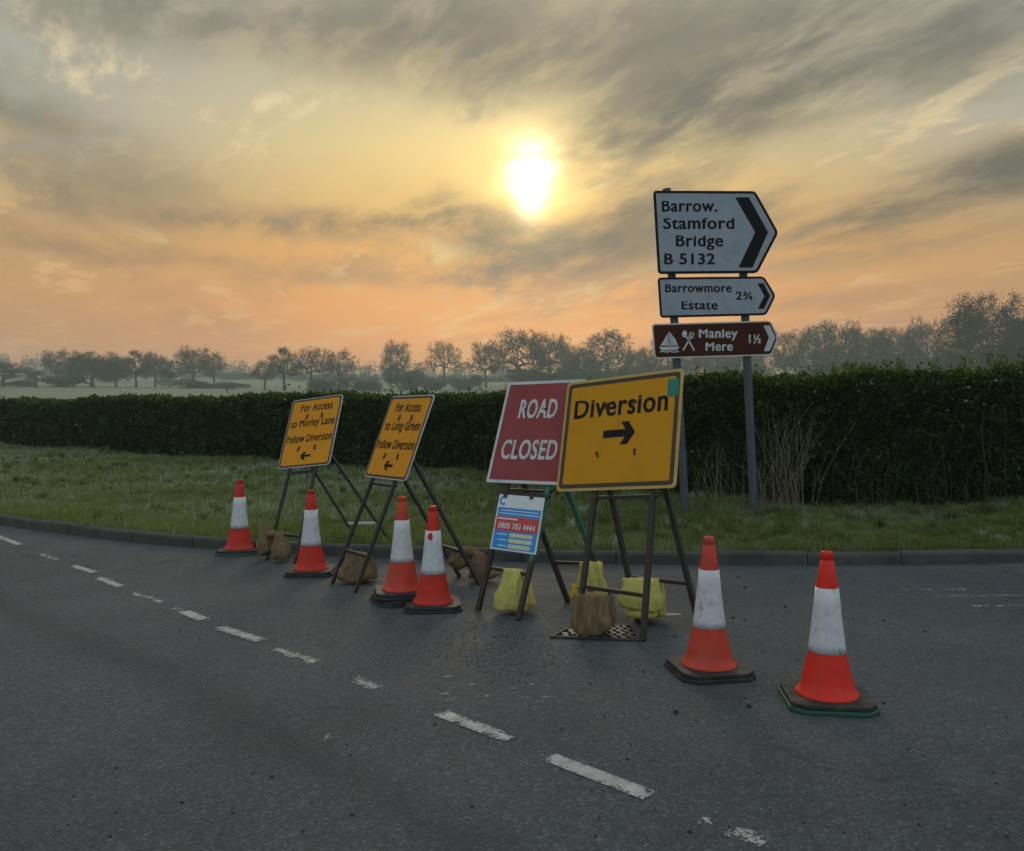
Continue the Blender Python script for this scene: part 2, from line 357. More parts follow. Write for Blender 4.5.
def frame_mat(name, upper, lower, zsplit, soft=0.05):
    """painted steel above, bare rusty steel below"""
    m_ = bpy.data.materials.new(name); m_.use_nodes = True; t = NT(m_.node_tree)
    pos = t.n('ShaderNodeNewGeometry').outputs['Position']
    sp = t.n('ShaderNodeSeparateXYZ'); t.put(sp.inputs[0], pos)
    n1 = t.noise(pos, 22, 6, 0.65)
    z_ = t.m('ADD', sp.outputs[2], t.m('MULTIPLY', t.m('SUBTRACT', n1, 0.5), 0.12))
    rust = t.ramp(n1, [(0.3, tuple(c * 0.6 for c in lower) + (1,)), (0.7, tuple(c * 1.4 for c in lower) + (1,))])
    pt = t.ramp(n1, [(0.3, tuple(c * 0.75 for c in upper) + (1,)), (0.62, tuple(c * 1.2 for c in upper) + (1,)), (0.72, (*lower, 1))])
    col = t.mix(t.sstep(z_, zsplit - soft, zsplit + soft), rust, pt)
    b = t.n('ShaderNodeBsdfPrincipled'); t.put(b.inputs['Base Color'], col); b.inputs['Roughness'].default_value = 0.62
    bn = t.n('ShaderNodeBump'); bn.inputs['Strength'].default_value = 0.3; bn.inputs['Distance'].default_value = 0.002
    t.put(bn.inputs['Height'], t.noise(pos, 150, 3)); t.put(b.inputs['Normal'], bn.outputs[0])
    o = t.n('ShaderNodeOutputMaterial'); t.t.links.new(b.outputs[0], o.inputs[0]); return m_

M = {}
M['asphalt'] = asphalt(); M['paint'] = paint_mat()
M['kerb'] = mat('kerb_concrete', (0.060, 0.062, 0.058), 0.8, var=0.35, scale=5, bump=0.5, bscale=70, dirt=(0.035, 0.045, 0.03), dirt_amt=0.8, dscale=4)
M['soil'] = mat('verge_soil', (0.055, 0.065, 0.028), 0.95, var=0.4, scale=3, bump=0.6, bscale=25)
M['field'] = mat('field', (0.150, 0.172, 0.105), 0.95, var=0.35, scale=0.012)
M['cone_red'] = mat('cone_red', (0.58, 0.024, 0.012), 0.5, var=0.14, scale=14, dirt=(0.20, 0.05, 0.035), dirt_amt=0.55, dscale=9, spec=0.3, scuff=0.7)
M['cone_bright'] = mat('cone_bright', (0.72, 0.020, 0.008), 0.45, var=0.08, scale=14, dirt=(0.30, 0.05, 0.03), dirt_amt=0.3, dscale=9, spec=0.35, scuff=0.45)
M['cone_faded'] = mat('cone_faded', (0.55, 0.048, 0.024), 0.55, var=0.14, scale=14, dirt=(0.25, 0.08, 0.05), dirt_amt=0.55, dscale=9, scuff=0.7)
M['sleeve'] = mat('reflective_sleeve', (0.60, 0.61, 0.64), 0.42, var=0.08, scale=26, dirt=(0.36, 0.36, 0.37), dirt_amt=0.5, dscale=22, bump=0.12, bscale=220, scuff=0.7)
M['rubber'] = mat('base_rubber', (0.022, 0.024, 0.024), 0.62, var=0.3, scale=10, dirt=(0.085, 0.085, 0.08), dirt_amt=0.6, dscale=7, bump=0.3, bscale=50)
M['rubber_green'] = mat('base_rubber_green', (0.02, 0.10, 0.065), 0.6, var=0.3, scale=10, dirt=(0.03, 0.035, 0.034), dirt_amt=0.95, dscale=5, bump=0.3, bscale=50)
M['yellow'] = mat('sign_yellow', (0.60, 0.27, 0.004), 0.6, spec=0.2, var=0.06, scale=5, dirt=(0.36, 0.17, 0.02), dirt_amt=0.5, dscale=5)
M['amber'] = mat('sign_amber', (0.70, 0.28, 0.008), 0.6, spec=0.2, var=0.06, scale=5, dirt=(0.4, 0.17, 0.03), dirt_amt=0.5, dscale=5)
M['yellow_edge'] = mat('sign_yellow_edge', (0.52, 0.34, 0.10), 0.5, var=0.1, scale=8, dirt=(0.3, 0.2, 0.08), dirt_amt=0.5)
M['sign_red'] = mat('sign_red', (0.28, 0.055, 0.058), 0.6, spec=0.2, var=0.07, scale=5, dirt=(0.22, 0.06, 0.06), dirt_amt=0.5, dscale=4)
M['white'] = mat('sign_white', (0.56, 0.57, 0.58), 0.5, var=0.07, scale=8, dirt=(0.32, 0.32, 0.32), dirt_amt=0.5, dscale=6)
M['signpost_white'] = mat('signpost_white', (0.32, 0.36, 0.41), 0.5, var=0.08, scale=6, dirt=(0.22, 0.24, 0.27), dirt_amt=0.7, dscale=5)
M['black'] = mat('sign_black', (0.010, 0.009, 0.011), 0.6, spec=0.15, var=0.2)
M['brown'] = mat('sign_brown', (0.060, 0.014, 0.006), 0.6, spec=0.15, var=0.1, dirt=(0.05, 0.02, 0.014), dirt_amt=0.5)
M['border_brown'] = mat('border_dark', (0.055, 0.034, 0.014), 0.55, var=0.3, scale=20)
M['teal'] = mat('sticker_green', (0.012, 0.19, 0.13), 0.5, var=0.1)
M['blue'] = mat('board_blue', (0.02, 0.24, 0.62), 0.45, var=0.06)
M['board_white'] = mat('board_white', (0.66, 0.68, 0.70), 0.45, var=0.06)
M['board_red'] = mat('board_red', (0.52, 0.055, 0.05), 0.45, var=0.06)
M['pill'] = mat('board_pill', (0.56, 0.58, 0.36), 0.5, var=0.15, scale=30)
M['clip'] = mat('sign_clip', (0.07, 0.02, 0.014), 0.6, var=0.3, scale=40)
M['steel'] = mat('galvanised', (0.075, 0.092, 0.105), 0.6, metal=0.0, var=0.2, scale=12, dirt=(0.04, 0.05, 0.055), dirt_amt=0.6)
M['alu'] = mat('aluminium', (0.48, 0.49, 0.5), 0.45, metal=0.5, var=0.15)
M['iron'] = mat('grate_iron', (0.13, 0.135, 0.14), 0.5, metal=0.4, var=0.3, scale=30)
M['frame_iron'] = mat('frame_iron', (0.05, 0.052, 0.055), 0.65, var=0.3, scale=30)
M['pit_shade'] = mat('drain_shade', (0.012, 0.012, 0.012), 0.9)
M['frame_dark'] = frame_mat('frame_dark', (0.018, 0.021, 0.019), (0.045, 0.022, 0.013), 0.2)
M['frame_green'] = frame_mat('frame_green', (0.026, 0.15, 0.11), (0.034, 0.018, 0.012), 0.40)
M['frame_brown'] = frame_mat('frame_brown', (0.026, 0.018, 0.014), (0.032, 0.018, 0.012), 0.30)
M['hessian'] = mat('hessian', (0.20, 0.135, 0.075), 0.95, var=0.25, scale=12, bump=0.6, bscale=170, dirt=(0.10, 0.065, 0.04), dirt_amt=0.7, spec=0.1)
M['yellow_bag'] = mat('yellow_bag', (0.50, 0.44, 0.11), 0.6, var=0.12, scale=10, bump=0.25, bscale=90, dirt=(0.30, 0.27, 0.09), dirt_amt=0.6)
M['orange_bag'] = mat('orange_bag', (0.66, 0.42, 0.03), 0.5, var=0.12, scale=10, bump=0.25, bscale=90)
M['cord'] = mat('cord', (0.10, 0.07, 0.045), 0.9, var=0.3)
M['grass'] = leafmat('grass_blades', [(0.0, (0.056, 0.096, 0.025, 1)), (0.4, (0.210, 0.250, 0.058, 1)), (0.7, (0.255, 0.32, 0.185, 1)), (1.0, (0.48, 0.55, 0.49, 1))], 0.45, 0.6)
M['dry'] = leafmat('dry_stalks', [(0.0, (0.17, 0.14, 0.095, 1)), (1.0, (0.40, 0.35, 0.26, 1))], 0.15, 0.8)
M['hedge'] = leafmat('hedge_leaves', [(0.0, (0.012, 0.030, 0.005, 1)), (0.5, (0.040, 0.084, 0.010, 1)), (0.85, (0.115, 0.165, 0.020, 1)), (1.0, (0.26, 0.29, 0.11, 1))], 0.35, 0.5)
M['hedge_core'] = mat('hedge_core', (0.014, 0.018, 0.008), 0.95, var=0.4, scale=6)
M['twig'] = mat('hedge_stems', (0.055, 0.046, 0.035), 0.9, var=0.3)
M['bark'] = mat('bark', (0.045, 0.040, 0.034), 0.9, var=0.3, scale=2)
M['crown'] = leafmat('crown_twigs', [(0.0, (0.035, 0.034, 0.024, 1)), (0.6, (0.050, 0.055, 0.028, 1)), (1.0, (0.075, 0.090, 0.036, 1))], 0.2, 0.8)
M['stone'] = mat('stones', (0.03, 0.028, 0.026), 0.9, var=0.5, scale=30)

# ------------------------------------------------------------------ the setting
KX = np.array([-120, -60, -40, -25, -15, -9.5, -6.66, -4.73, -3.3, -1.55, -0.12, 1.79, 3.3, 5.0, 7.0, 10, 16, 40, 120.])
KY = np.array([98, 52, 36.5, 24.9, 17.2, 13.0, 11.06, 9.80, 9.10, 8.55, 8.32, 8.14, 8.12, 8.28, 8.65, 9.5, 11.5, 19, 45.])
HX = np.array([-120, -60, -45, -19.9, -10, -0.7, 1.0, 2.2, 3.4, 7.0, 14, 40, 120.])
HYY = np.array([108, 62, 51, 32.3, 23.9, 16.9, 14.1, 12.1, 11.0, 10.6, 11.8, 20, 46.])
def smooth_fn(X, Y, k):
    xs = np.linspace(-120, 120, 4801); ys = np.interp(xs, X, Y)
    ker = np.ones(k) / k
    pad = np.pad(ys, k, mode='edge'); ys2 = np.convolve(np.convolve(pad, ker, 'same'), ker, 'same')[k:-k]
    return lambda x: np.interp(x, xs, ys2)
kerb_y = smooth_fn(KX, KY, 31); hedge_y = smooth_fn(HX, HYY, 25)
RR = np.array([0, 40, 60, 120, 200, 300, 450, 620.]); RZ = np.array([-0.15, 0.1, 0.8, 3.1, 6.2, 11.4, 20.5, 29.0])
RR[3:] *= FAR; RZ[3:] = 1.47 + (RZ[3:] - 1.47) * FAR; RR[2] = 90; RZ[2] = 1.3
def ground_z(x, y):
    r = np.hypot(x, y)
    z = np.interp(r, RR, RZ)
    z = z + np.sin(x * 0.02 + 1) * np.sin(y * 0.017) * np.clip((r - 120) / 300, 0, 1) * 1.1
    return np.where(y > 12, z, np.minimum(z, -0.15 + 0 * z))

# ground sheet
rad = np.concatenate([[0.01], np.geomspace(2, 620 * FAR, 90)]); an = np.linspace(0, 2 * np.pi, 181)[:-1]
Rg, Ag = np.meshgrid(rad, an, indexing='ij'); X = Rg * np.sin(Ag); Y = Rg * np.cos(Ag)
Z = ground_z(X, Y)
V = np.stack([X, Y, Z], -1).reshape(-1, 3); nr, na = Rg.shape
I = np.arange(nr * na).reshape(nr, na); J = np.roll(I, -1, 1)
fc = np.stack([I[:-1], I[1:], J[1:], J[:-1]], -1).reshape(-1, 4)[:, ::-1]
tag(npmesh('ground', V, fc, M['field'], smooth=True), 'misty green fields rising gently to the horizon', 'ground', kind='structure')

# road sheet
xs = np.concatenate([np.arange(-110, -12, 2.0), np.arange(-12, 12, 0.25), np.arange(12, 111, 2.0)])
ts = np.linspace(0, 1, 30)
Xr, Tr = np.meshgrid(xs, ts, indexing='ij'); Yr = -45 + Tr * (kerb_y(Xr) + 0.02 + 45)
V = np.stack([Xr, Yr, np.zeros_like(Xr)], -1).reshape(-1, 3); a_, b_ = Xr.shape
I = np.arange(a_ * b_).reshape(a_, b_); fc = np.stack([I[:-1, :-1], I[1:, :-1], I[1:, 1:], I[:-1, 1:]], -1).reshape(-1, 4)
tag(npmesh('road', V, fc, M['asphalt']), 'dark grey tarmac road junction, gritty and worn', 'road', kind='structure')

# kerb: separate stones with tight joints, one line
def vnoise(x, y, s, seed=0):
    return np.array([mnoise.noise((a * s + seed, b * s, seed * 0.7)) for a, b in zip(np.ravel(x), np.ravel(y))]).reshape(np.shape(x))
kb = MB(); pts = []; x = 30.0
while x > -60:
    pts.append((x, float(kerb_y(x)))); d = (kerb_y(x) - kerb_y(x - 0.01)) / 0.01; x -= 0.914 / math.sqrt(1 + d * d)
for (p, q) in zip(pts[:-1], pts[1:]):
    p = Vector((p[0], p[1], 0)); q = Vector((q[0], q[1], 0)); d = (q - p).normalized(); n_ = Vector((d.y, -d.x, 0))
    if n_.y < 0: n_ = -n_
    a = p + d * 0.004; b = q - d * 0.004; h = 0.118 + random.uniform(-0.006, 0.006); j = n_ * random.uniform(-0.006, 0.006)
    prof = [(0.0, -0.05), (0.008, h - 0.03), (0.02, h - 0.008), (0.035, h), (0.125, h), (0.125, -0.05)]
    vs = [e + j + n_ * o_ + Vector((0, 0, z_)) for e in (a, b) for (o_, z_) in prof]; n = len(prof)
    fs = [tuple(range(n)), tuple(range(n, 2 * n))[::-1]] + [(k, n + k, n + (k + 1) % n, (k + 1) % n) for k in range(n)]
    kb.add(vs, fs)
tag(kb.build('kerb', M['kerb']), 'low grey concrete kerb curving along the grass verge', 'kerb', kind='structure')

# verge
def verge_z(x, y):
    k = kerb_y(x); hgt = hedge_y(x); t = np.clip((y - k) / np.maximum(hgt - k, 0.5), 0, 1.4)
    return 0.105 + 0.12 * np.minimum(t, 1.0) + 0.035 * np.sin(x * 1.7 + y * 0.9) * t + 0.025 * np.sin(x * 3.1 - y * 2.3) * t
xs = np.concatenate([np.arange(-100, -20, 2.0), np.arange(-20, 14, 0.3), np.arange(14, 60, 2.0)]); ts = np.linspace(0, 1, 26)
Xv, Tv = np.meshgrid(xs, ts, indexing='ij'); Yv = kerb_y(Xv) + 0.10 + Tv * (hedge_y(Xv) + 2.2 - kerb_y(Xv))
V = np.stack([Xv, Yv, verge_z(Xv, Yv) - 0.004], -1).reshape(-1, 3); a_, b_ = Xv.shape
I = np.arange(a_ * b_).reshape(a_, b_); fc = np.stack([I[:-1, :-1], I[1:, :-1], I[1:, 1:], I[:-1, 1:]], -1).reshape(-1, 4)
tag(npmesh('verge', V, fc, M['soil'], smooth=True), 'grass verge between kerb and hedge', 'verge', kind='structure')

# grass
def blades(x, y, length, width, tint, seed, lean=0.55, z=None):
    g = np.random.default_rng(seed); n = len(x)
    z0 = (verge_z(x, y) if z is None else z) - 0.01
    a = g.uniform(0, 2 * np.pi, n); ln = g.uniform(0.1, 1.0, n) * lean * length
    b = g.uniform(0, 2 * np.pi, n); wx, wy = np.cos(b) * width / 2, np.sin(b) * width / 2
    lx, ly = np.cos(a) * ln, np.sin(a) * ln
    P = np.zeros((n, 5, 3), np.float32)
    P[:, 0] = np.stack([x - wx, y - wy, z0], -1); P[:, 1] = np.stack([x + wx, y + wy, z0], -1)
    mx, my, mz = x + lx * 0.4, y + ly * 0.4, z0 + length * 0.62
    P[:, 2] = np.stack([mx + wx * .8, my + wy * .8, mz], -1); P[:, 3] = np.stack([mx - wx * .8, my - wy * .8, mz], -1)
    P[:, 4] = np.stack([x + lx, y + ly, z0 + length * g.uniform(0.75, 1.0, n)], -1)
    b0 = np.arange(n) * 5
    tri = np.concatenate([np.stack([b0, b0 + 1, b0 + 2], -1), np.stack([b0, b0 + 2, b0 + 3], -1), np.stack([b0 + 3, b0 + 2, b0 + 4], -1)])
    return P.reshape(-1, 3), tri, np.repeat(tint, 5)
def wav(x, y, f, ph=0): return 0.5 + 0.5 * np.sin(x * f + ph + 1.7 * np.sin(y * f * 0.8 + ph * 2)) * np.sin(y * f * 1.3 - ph + 1.3 * np.sin(x * f * 0.7))
Vs, Ts, As, base_i = [], [], [], 0
g = np.random.default_rng(3)
for (n, xa, xb, dmax, len0, wid) in ((260000, -7.5, 8.5, 15.5, 0.052, 0.0052), (130000, -30, 1.0, 40, 0.070, 0.013)):
    x = g.uniform(xa, xb, n); k = kerb_y(x); hh = hedge_y(x)
    t = g.uniform(0, 1, n); y = k + 0.115 + t * (hh + 0.2 - k)
    D = y; keep = (np.abs(x) < D * 0.66 + 0.6) & ((D < dmax) if len0 < 0.1 else ((D >= 14) | (x < -7.2)))
    x, y, t = x[keep], y[keep], t[keep]
    clump = (wav(x, y, 2.3) * 0.5 + 0.5) * wav(x, y, 9.1, 1.0) ** 1.5 + 0.35 * wav(x, y, 17.0, 2.0)
    cl2 = wav(x, y, 13.0, 4.0)
    fr = np.clip(0.10 * (x < -1) + wav(x, y, 0.9, 2.0) * 0.42 + (cl2 - 0.5) * 0.35 + g.normal(0, 0.20, len(x)) + 0.20, 0, 1)
    kb_ = np.exp(-t / 0.14) * (0.35 + 0.65 * (x < 0)); fr = fr * (1 - 0.7 * kb_) + 0.40 * 0.7 * kb_ + g.normal(0, .05, len(x)) * kb_; fr = np.clip(fr, 0, 1)
    L = len0 * (0.40 + 1.25 * clump + 0.5 * (t > 0.8) * g.uniform(0, 1, len(x)) + 0.5 * (t < 0.06)) * g.uniform(0.6, 1.4, len(x))
    # tall clumps
    tall = g.uniform(0, 1, len(x)) < 0.03 * clump; L = np.where(tall, L * 1.9, L)
    P, T, A = blades(x, y, L, np.full(len(x), wid) * g.uniform(0.7, 1.3, len(x)), fr, 5, 0.75)
    Vs.append(P); Ts.append(T + base_i); As.append(A); base_i += len(P)
# rank tussocks, splayed and untidy
nt = 900; tx_ = g.uniform(-14, 8.5, nt); k = kerb_y(tx_); ty_ = k + 0.2 + g.uniform(0, 1, nt) ** 0.8 * (hedge_y(tx_) + 0.3 - k)
tx_ = np.concatenate([tx_, np.linspace(-3, 8.5, 220)]); ty_ = np.concatenate([ty_, hedge_y(np.linspace(-3, 8.5, 220)) + g.uniform(-0.35, 0.25, 220)])
per = 55; cx_ = np.repeat(tx_, per); cy_ = np.repeat(ty_, per); rad_t = np.repeat(g.uniform(0.03, 0.13, len(tx_)), per); a_t = g.uniform(0, 2 * np.pi, len(cx_))
bx, by = cx_ + np.cos(a_t) * rad_t * g.uniform(0, 1, len(cx_)), cy_ + np.sin(a_t) * rad_t * g.uniform(0, 1, len(cx_))
LL = np.repeat(g.uniform(0.06, 0.17, len(tx_)), per) * g.uniform(0.5, 1.25, len(cx_))
tt_ = np.clip(np.repeat(np.clip(g.normal(0.33, 0.26, len(tx_)), 0, 0.95), per) + g.normal(0, 0.14, len(cx_)), 0, 1)
ok = by > kerb_y(bx) + 0.13
P, T, A = blades(bx[ok], by[ok], LL[ok], np.clip(by[ok] / 11, 0.8, 2.2) * 0.0065 * g.uniform(0.7, 1.3, ok.sum()), tt_[ok], 9, 1.05)
Vs.append(P); Ts.append(T + base_i); As.append(A); base_i += len(P)
tag(npmesh('grass', np.concatenate(Vs), np.concatenate(Ts), M['grass'], np.concatenate(As)),
    'short frosty green grass covering the verge', 'grass', kind='stuff')

# ------------------------------------------------------------------ hedge
def hedge_top(x):
    return 1.86 + 0.20 * np.clip((x - 1.5) / 4.5, 0, 1) + 0.03 * np.clip((-x - 2) / 8, 0, 1) + 0.045 * np.sin(x * 0.9) + 0.03 * np.sin(x * 2.7 + 1)
hedge = empty('hedge', (0, 18, 0.1), 'long dark green clipped hedge running behind the verge into the distance', 'hedge')
hs = np.linspace(-62, 30, 9201); hyv = hedge_y(hs); seg = np.hypot(np.diff(hs), np.diff(hyv)); cum = np.concatenate([[0], np.cumsum(seg)])
def hedge_frame(s):
    x = np.interp(s, cum, hs); y = np.interp(s, cum, hyv)
    x2 = np.interp(s + 0.3, cum, hs); y2 = np.interp(s + 0.3, cum, hyv); x1 = np.interp(s - 0.3, cum, hs); y1 = np.interp(s - 0.3, cum, hyv)
    tx, ty = x2 - x1, y2 - y1; l = np.hypot(tx, ty) + 1e-9
    return x, y, tx / l, ty / l, -ty / l, tx / l      # n points away from the road (+y)
ss = np.arange(2, cum[-1] - 2, 0.35); HW = 1.25
prof = [(0.30, 0.0), (0.20, 0.6), (0.15, 1.1), (0.16, 0.78), (0.26, 0.93), (0.5, 0.95), (0.8, 0.95), (1.0, 0.92), (1.1, 0.8), (1.05, 0.0)]
prof = [(0.42, 0.0), (0.34, 0.3), (0.31, 0.6), (0.31, 0.84), (0.38, 0.91), (0.55, 0.93), (0.8, 0.93), (0.95, 0.90), (1.08, 0.8), (1.05, 0.0)]
x, y, tx, ty, nx, ny = hedge_frame(ss); top = hedge_top(x); z0 = verge_z(x, y)
P = []
for (o_, zz) in prof:
    jit = g.normal(0, 0.03, len(ss))
    P.append(np.stack([x + nx * (o_ * HW + jit), y + ny * (o_ * HW + jit), z0 - 0.02 + (top - z0) * zz + jit * 0.5], -1))
V = np.stack(P, 1).reshape(-1, 3); n, k = len(ss), len(prof)
I = np.arange(n * k).reshape(n, k); fc = np.stack([I[:-1, :-1], I[1:, :-1], I[1:, 1:], I[:-1, 1:]], -1).reshape(-1, 4)
npmesh('dark_core', V, fc, M['hedge_core'], parent=hedge, loc=(0, 18, 0.1))  # added dark core behind the leaves, closes the view through the hedge
def leaves(P, size, g, up=0.25):
    n = len(P)
    a = g.normal(0, 1, (n, 3)); a /= np.linalg.norm(a, axis=1)[:, None]
    b = g.normal(0, 1, (n, 3)); b -= a * (a * b).sum(1)[:, None]; b /= np.linalg.norm(b, axis=1)[:, None]
    s = size[:, None]
    Q = np.stack([P - a * s * 0.5, P + b * s * 0.30, P + a * s * 0.5, P - b * s * 0.30], 1)
    return Q.reshape(-1, 3), np.arange(n * 4).reshape(n, 4)
Ps, Sz, Tn = [], [], []
dist_of_s = np.interp(np.arange(0, cum[-1], 0.5), cum, hyv)
def near(s): return np.interp(s, cum, hyv)
total = 300000
cand = g.uniform(1, cum[-1] - 1, 760000)
d = near(cand); xx = np.interp(cand, cum, hs)
dens = np.where((np.abs(xx) > d * 0.66 + 2.5) & ((xx < 0) | (xx > 16)), 0.02, np.clip((11.5 / d) ** 1.9, 0.02, 1))
cand = cand[g.uniform(0, 1, len(cand)) < dens][:total]
x, y, tx, ty, nx, ny = hedge_frame(cand); top = hedge_top(x); z0 = verge_z(x, y); n = len(cand)
face = g.uniform(0, 1, n); t = g.uniform(0, 1, n)
lump = 0.15 * (wav(cand, t * 2.2, 3.1) - 0.5) + 0.12 * (wav(cand, t * 2.2, 8.3, 2) - 0.5) + 0.05 * (wav(cand, t * 2.2, 21, 3) - 0.5)
dep = np.abs(g.normal(0, 0.09, n)) * 1.0
front = face < 0.62; topf = (face >= 0.62) & (face < 0.93)
o_ = np.where(front, 0.12 + 0.10 * (1 - t) ** 3 + dep - lump, np.where(topf, 0.1 + t * HW * 0.95, HW + 0.02 - dep))
zz = np.where(front, z0 + 0.05 + (top - z0 - 0.04) * t, np.where(topf, top - dep * 0.5 + lump * 0.75 - 0.05 * (np.abs(t - 0.5) * 2) ** 4, z0 + (top - z0) * t))
zz = np.where(topf & (g.uniform(0, 1, n) < 0.05), zz + g.exponential(0.05, n), zz)
sc = np.clip(near(cand) / 11.5, 1, 4) ** 0.85
size = 0.050 * sc * g.uniform(0.6, 1.5, n)
jx = g.normal(0, 0.02, n)
P = np.stack([x + nx * o_ + tx * jx, y + ny * o_ + ty * jx, zz], -1)
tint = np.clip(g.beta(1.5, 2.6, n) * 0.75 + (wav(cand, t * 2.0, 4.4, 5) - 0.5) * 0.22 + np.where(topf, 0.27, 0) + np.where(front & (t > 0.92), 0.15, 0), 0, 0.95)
pale = g.uniform(0, 1, n) < 0.010; tint = np.where(pale, 1.0, tint)
# young shoots standing out of the hedge top (and taller sprays at the right end)
def shoots(sx, count, hgt, rs):
    out = []
    for _ in range(count):
        x0 = sx + rs.normal(0, 0.25); y0 = float(hedge_y(x0)) + rs.uniform(0.1, 0.9); zt = float(hedge_top(x0))
        hh = hgt * rs.uniform(0.5, 1.2); lx, ly = rs.normal(0, 0.25, 2) * hh
        for q in np.linspace(0, 1, int(6 + hh * 70)):
            out.append((x0 + lx * q + rs.normal(0, 0.018), y0 + ly * q + rs.normal(0, 0.018), zt - 0.05 + hh * q))
    return out
rs = np.random.default_rng(8); sh = []
for _ in range(150):
    sh += shoots(rs.uniform(-9, 9.5), 1, rs.choice([0.08, 0.12, 0.2]), rs)
for sx, c_, hg in ((4.5, 26, 0.20), (4.75, 16, 0.22), (5.2, 14, 0.2), (6.3, 16, 0.24), (6.9, 18, 0.26), (7.4, 16, 0.22), (3.1, 8, 0.14), (-2.9, 2, 0.5)): sh += shoots(sx, c_, hg, rs)
sh = np.array(sh); P = np.concatenate([P, sh]); size = np.concatenate([size, rs.uniform(0.03, 0.06, len(sh))]); tint = np.concatenate([tint, rs.uniform(0.5, 0.95, len(sh))])
mb = MB(); rs = np.random.default_rng(12)
for _ in range(170):                                  # bare stems in the thin bottom of the hedge
    x0 = rs.uniform(-4, 8.5); y0 = float(hedge_y(x0)) + rs.uniform(0.02, 0.34); z0 = float(verge_z(np.array(x0), np.array(y0))); h_ = rs.uniform(0.3, 1.3); r_ = rs.uniform(0.003, 0.009)
    pts = [(x0 + rs.normal(0, .05) * q * 2, y0 + rs.normal(0, .03), z0 + h_ * q) for q in (0, .4, .75, 1)]
    mb.tube(pts, [r_, r_ * .85, r_ * .7, r_ * .4], 4, cap=False)
mb.build('stems', M['twig'], hedge)
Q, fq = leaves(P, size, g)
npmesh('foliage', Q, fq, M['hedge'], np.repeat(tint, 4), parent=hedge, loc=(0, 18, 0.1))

# dead stalks round the foot of the signpost
def stalk_clump(px, py, D, count, spread, hgt, label, seed):
    rs = np.random.default_rng(seed); c = at(px, py, D); c.z = float(verge_z(np.array(c.x), np.array(c.y)))
    mb = MB()
    for _ in range(count):
        x0, y0 = c.x + rs.normal(0, spread), c.y + rs.normal(0, 0.16); z0 = float(verge_z(np.array(x0), np.array(y0)))
        h_ = hgt * rs.uniform(0.35, 1.1); lx, ly = rs.normal(0.02, 0.26) * h_, rs.normal(0, 0.1) * h_
        r_ = rs.uniform(0.0011, 0.0028); pts = []
        for q in (0, 0.35, 0.7, 1.0): pts.append((x0 + lx * q ** 1.6 + rs.normal(0, 0.008), y0 + ly * q ** 1.6, z0 + h_ * q))
        mb.tube(pts, [r_, r_ * 0.9, r_ * 0.7, r_ * 0.4], 3, cap=False)
        for __ in range(rs.integers(1, 5)):
            q = rs.uniform(0.45, 0.98); p = Vector((x0 + lx * q ** 1.6, y0 + ly * q ** 1.6, z0 + h_ * q)); l = rs.uniform(0.05, 0.2)
            mb.tube([p, p + Vector((rs.normal(0, 0.5) * l, rs.normal(0, 0.4) * l, l))], [r_ * 0.5, r_ * 0.25], 3, cap=False)
    o = mb.build('dead_weeds', M['dry'], loc=c)
    a = o.data.attributes.new('tint', 'FLOAT', 'POINT'); a.data.foreach_set('value', np.repeat(rs.uniform(0, 1, len(o.data.vertices) // 3 + 1), 3)[:len(o.data.vertices)].astype(np.float32))
    return tag(o, label, 'weeds')
stalk_clump(782, 516, 10.75, 70, 0.22, 1.35, 'tall dry bleached weed stalks right of the brown signpost leg', 1)
stalk_clump(724, 514, 10.85, 30, 0.26, 0.85, 'shorter dry weed stalks standing between the two signpost legs', 2)

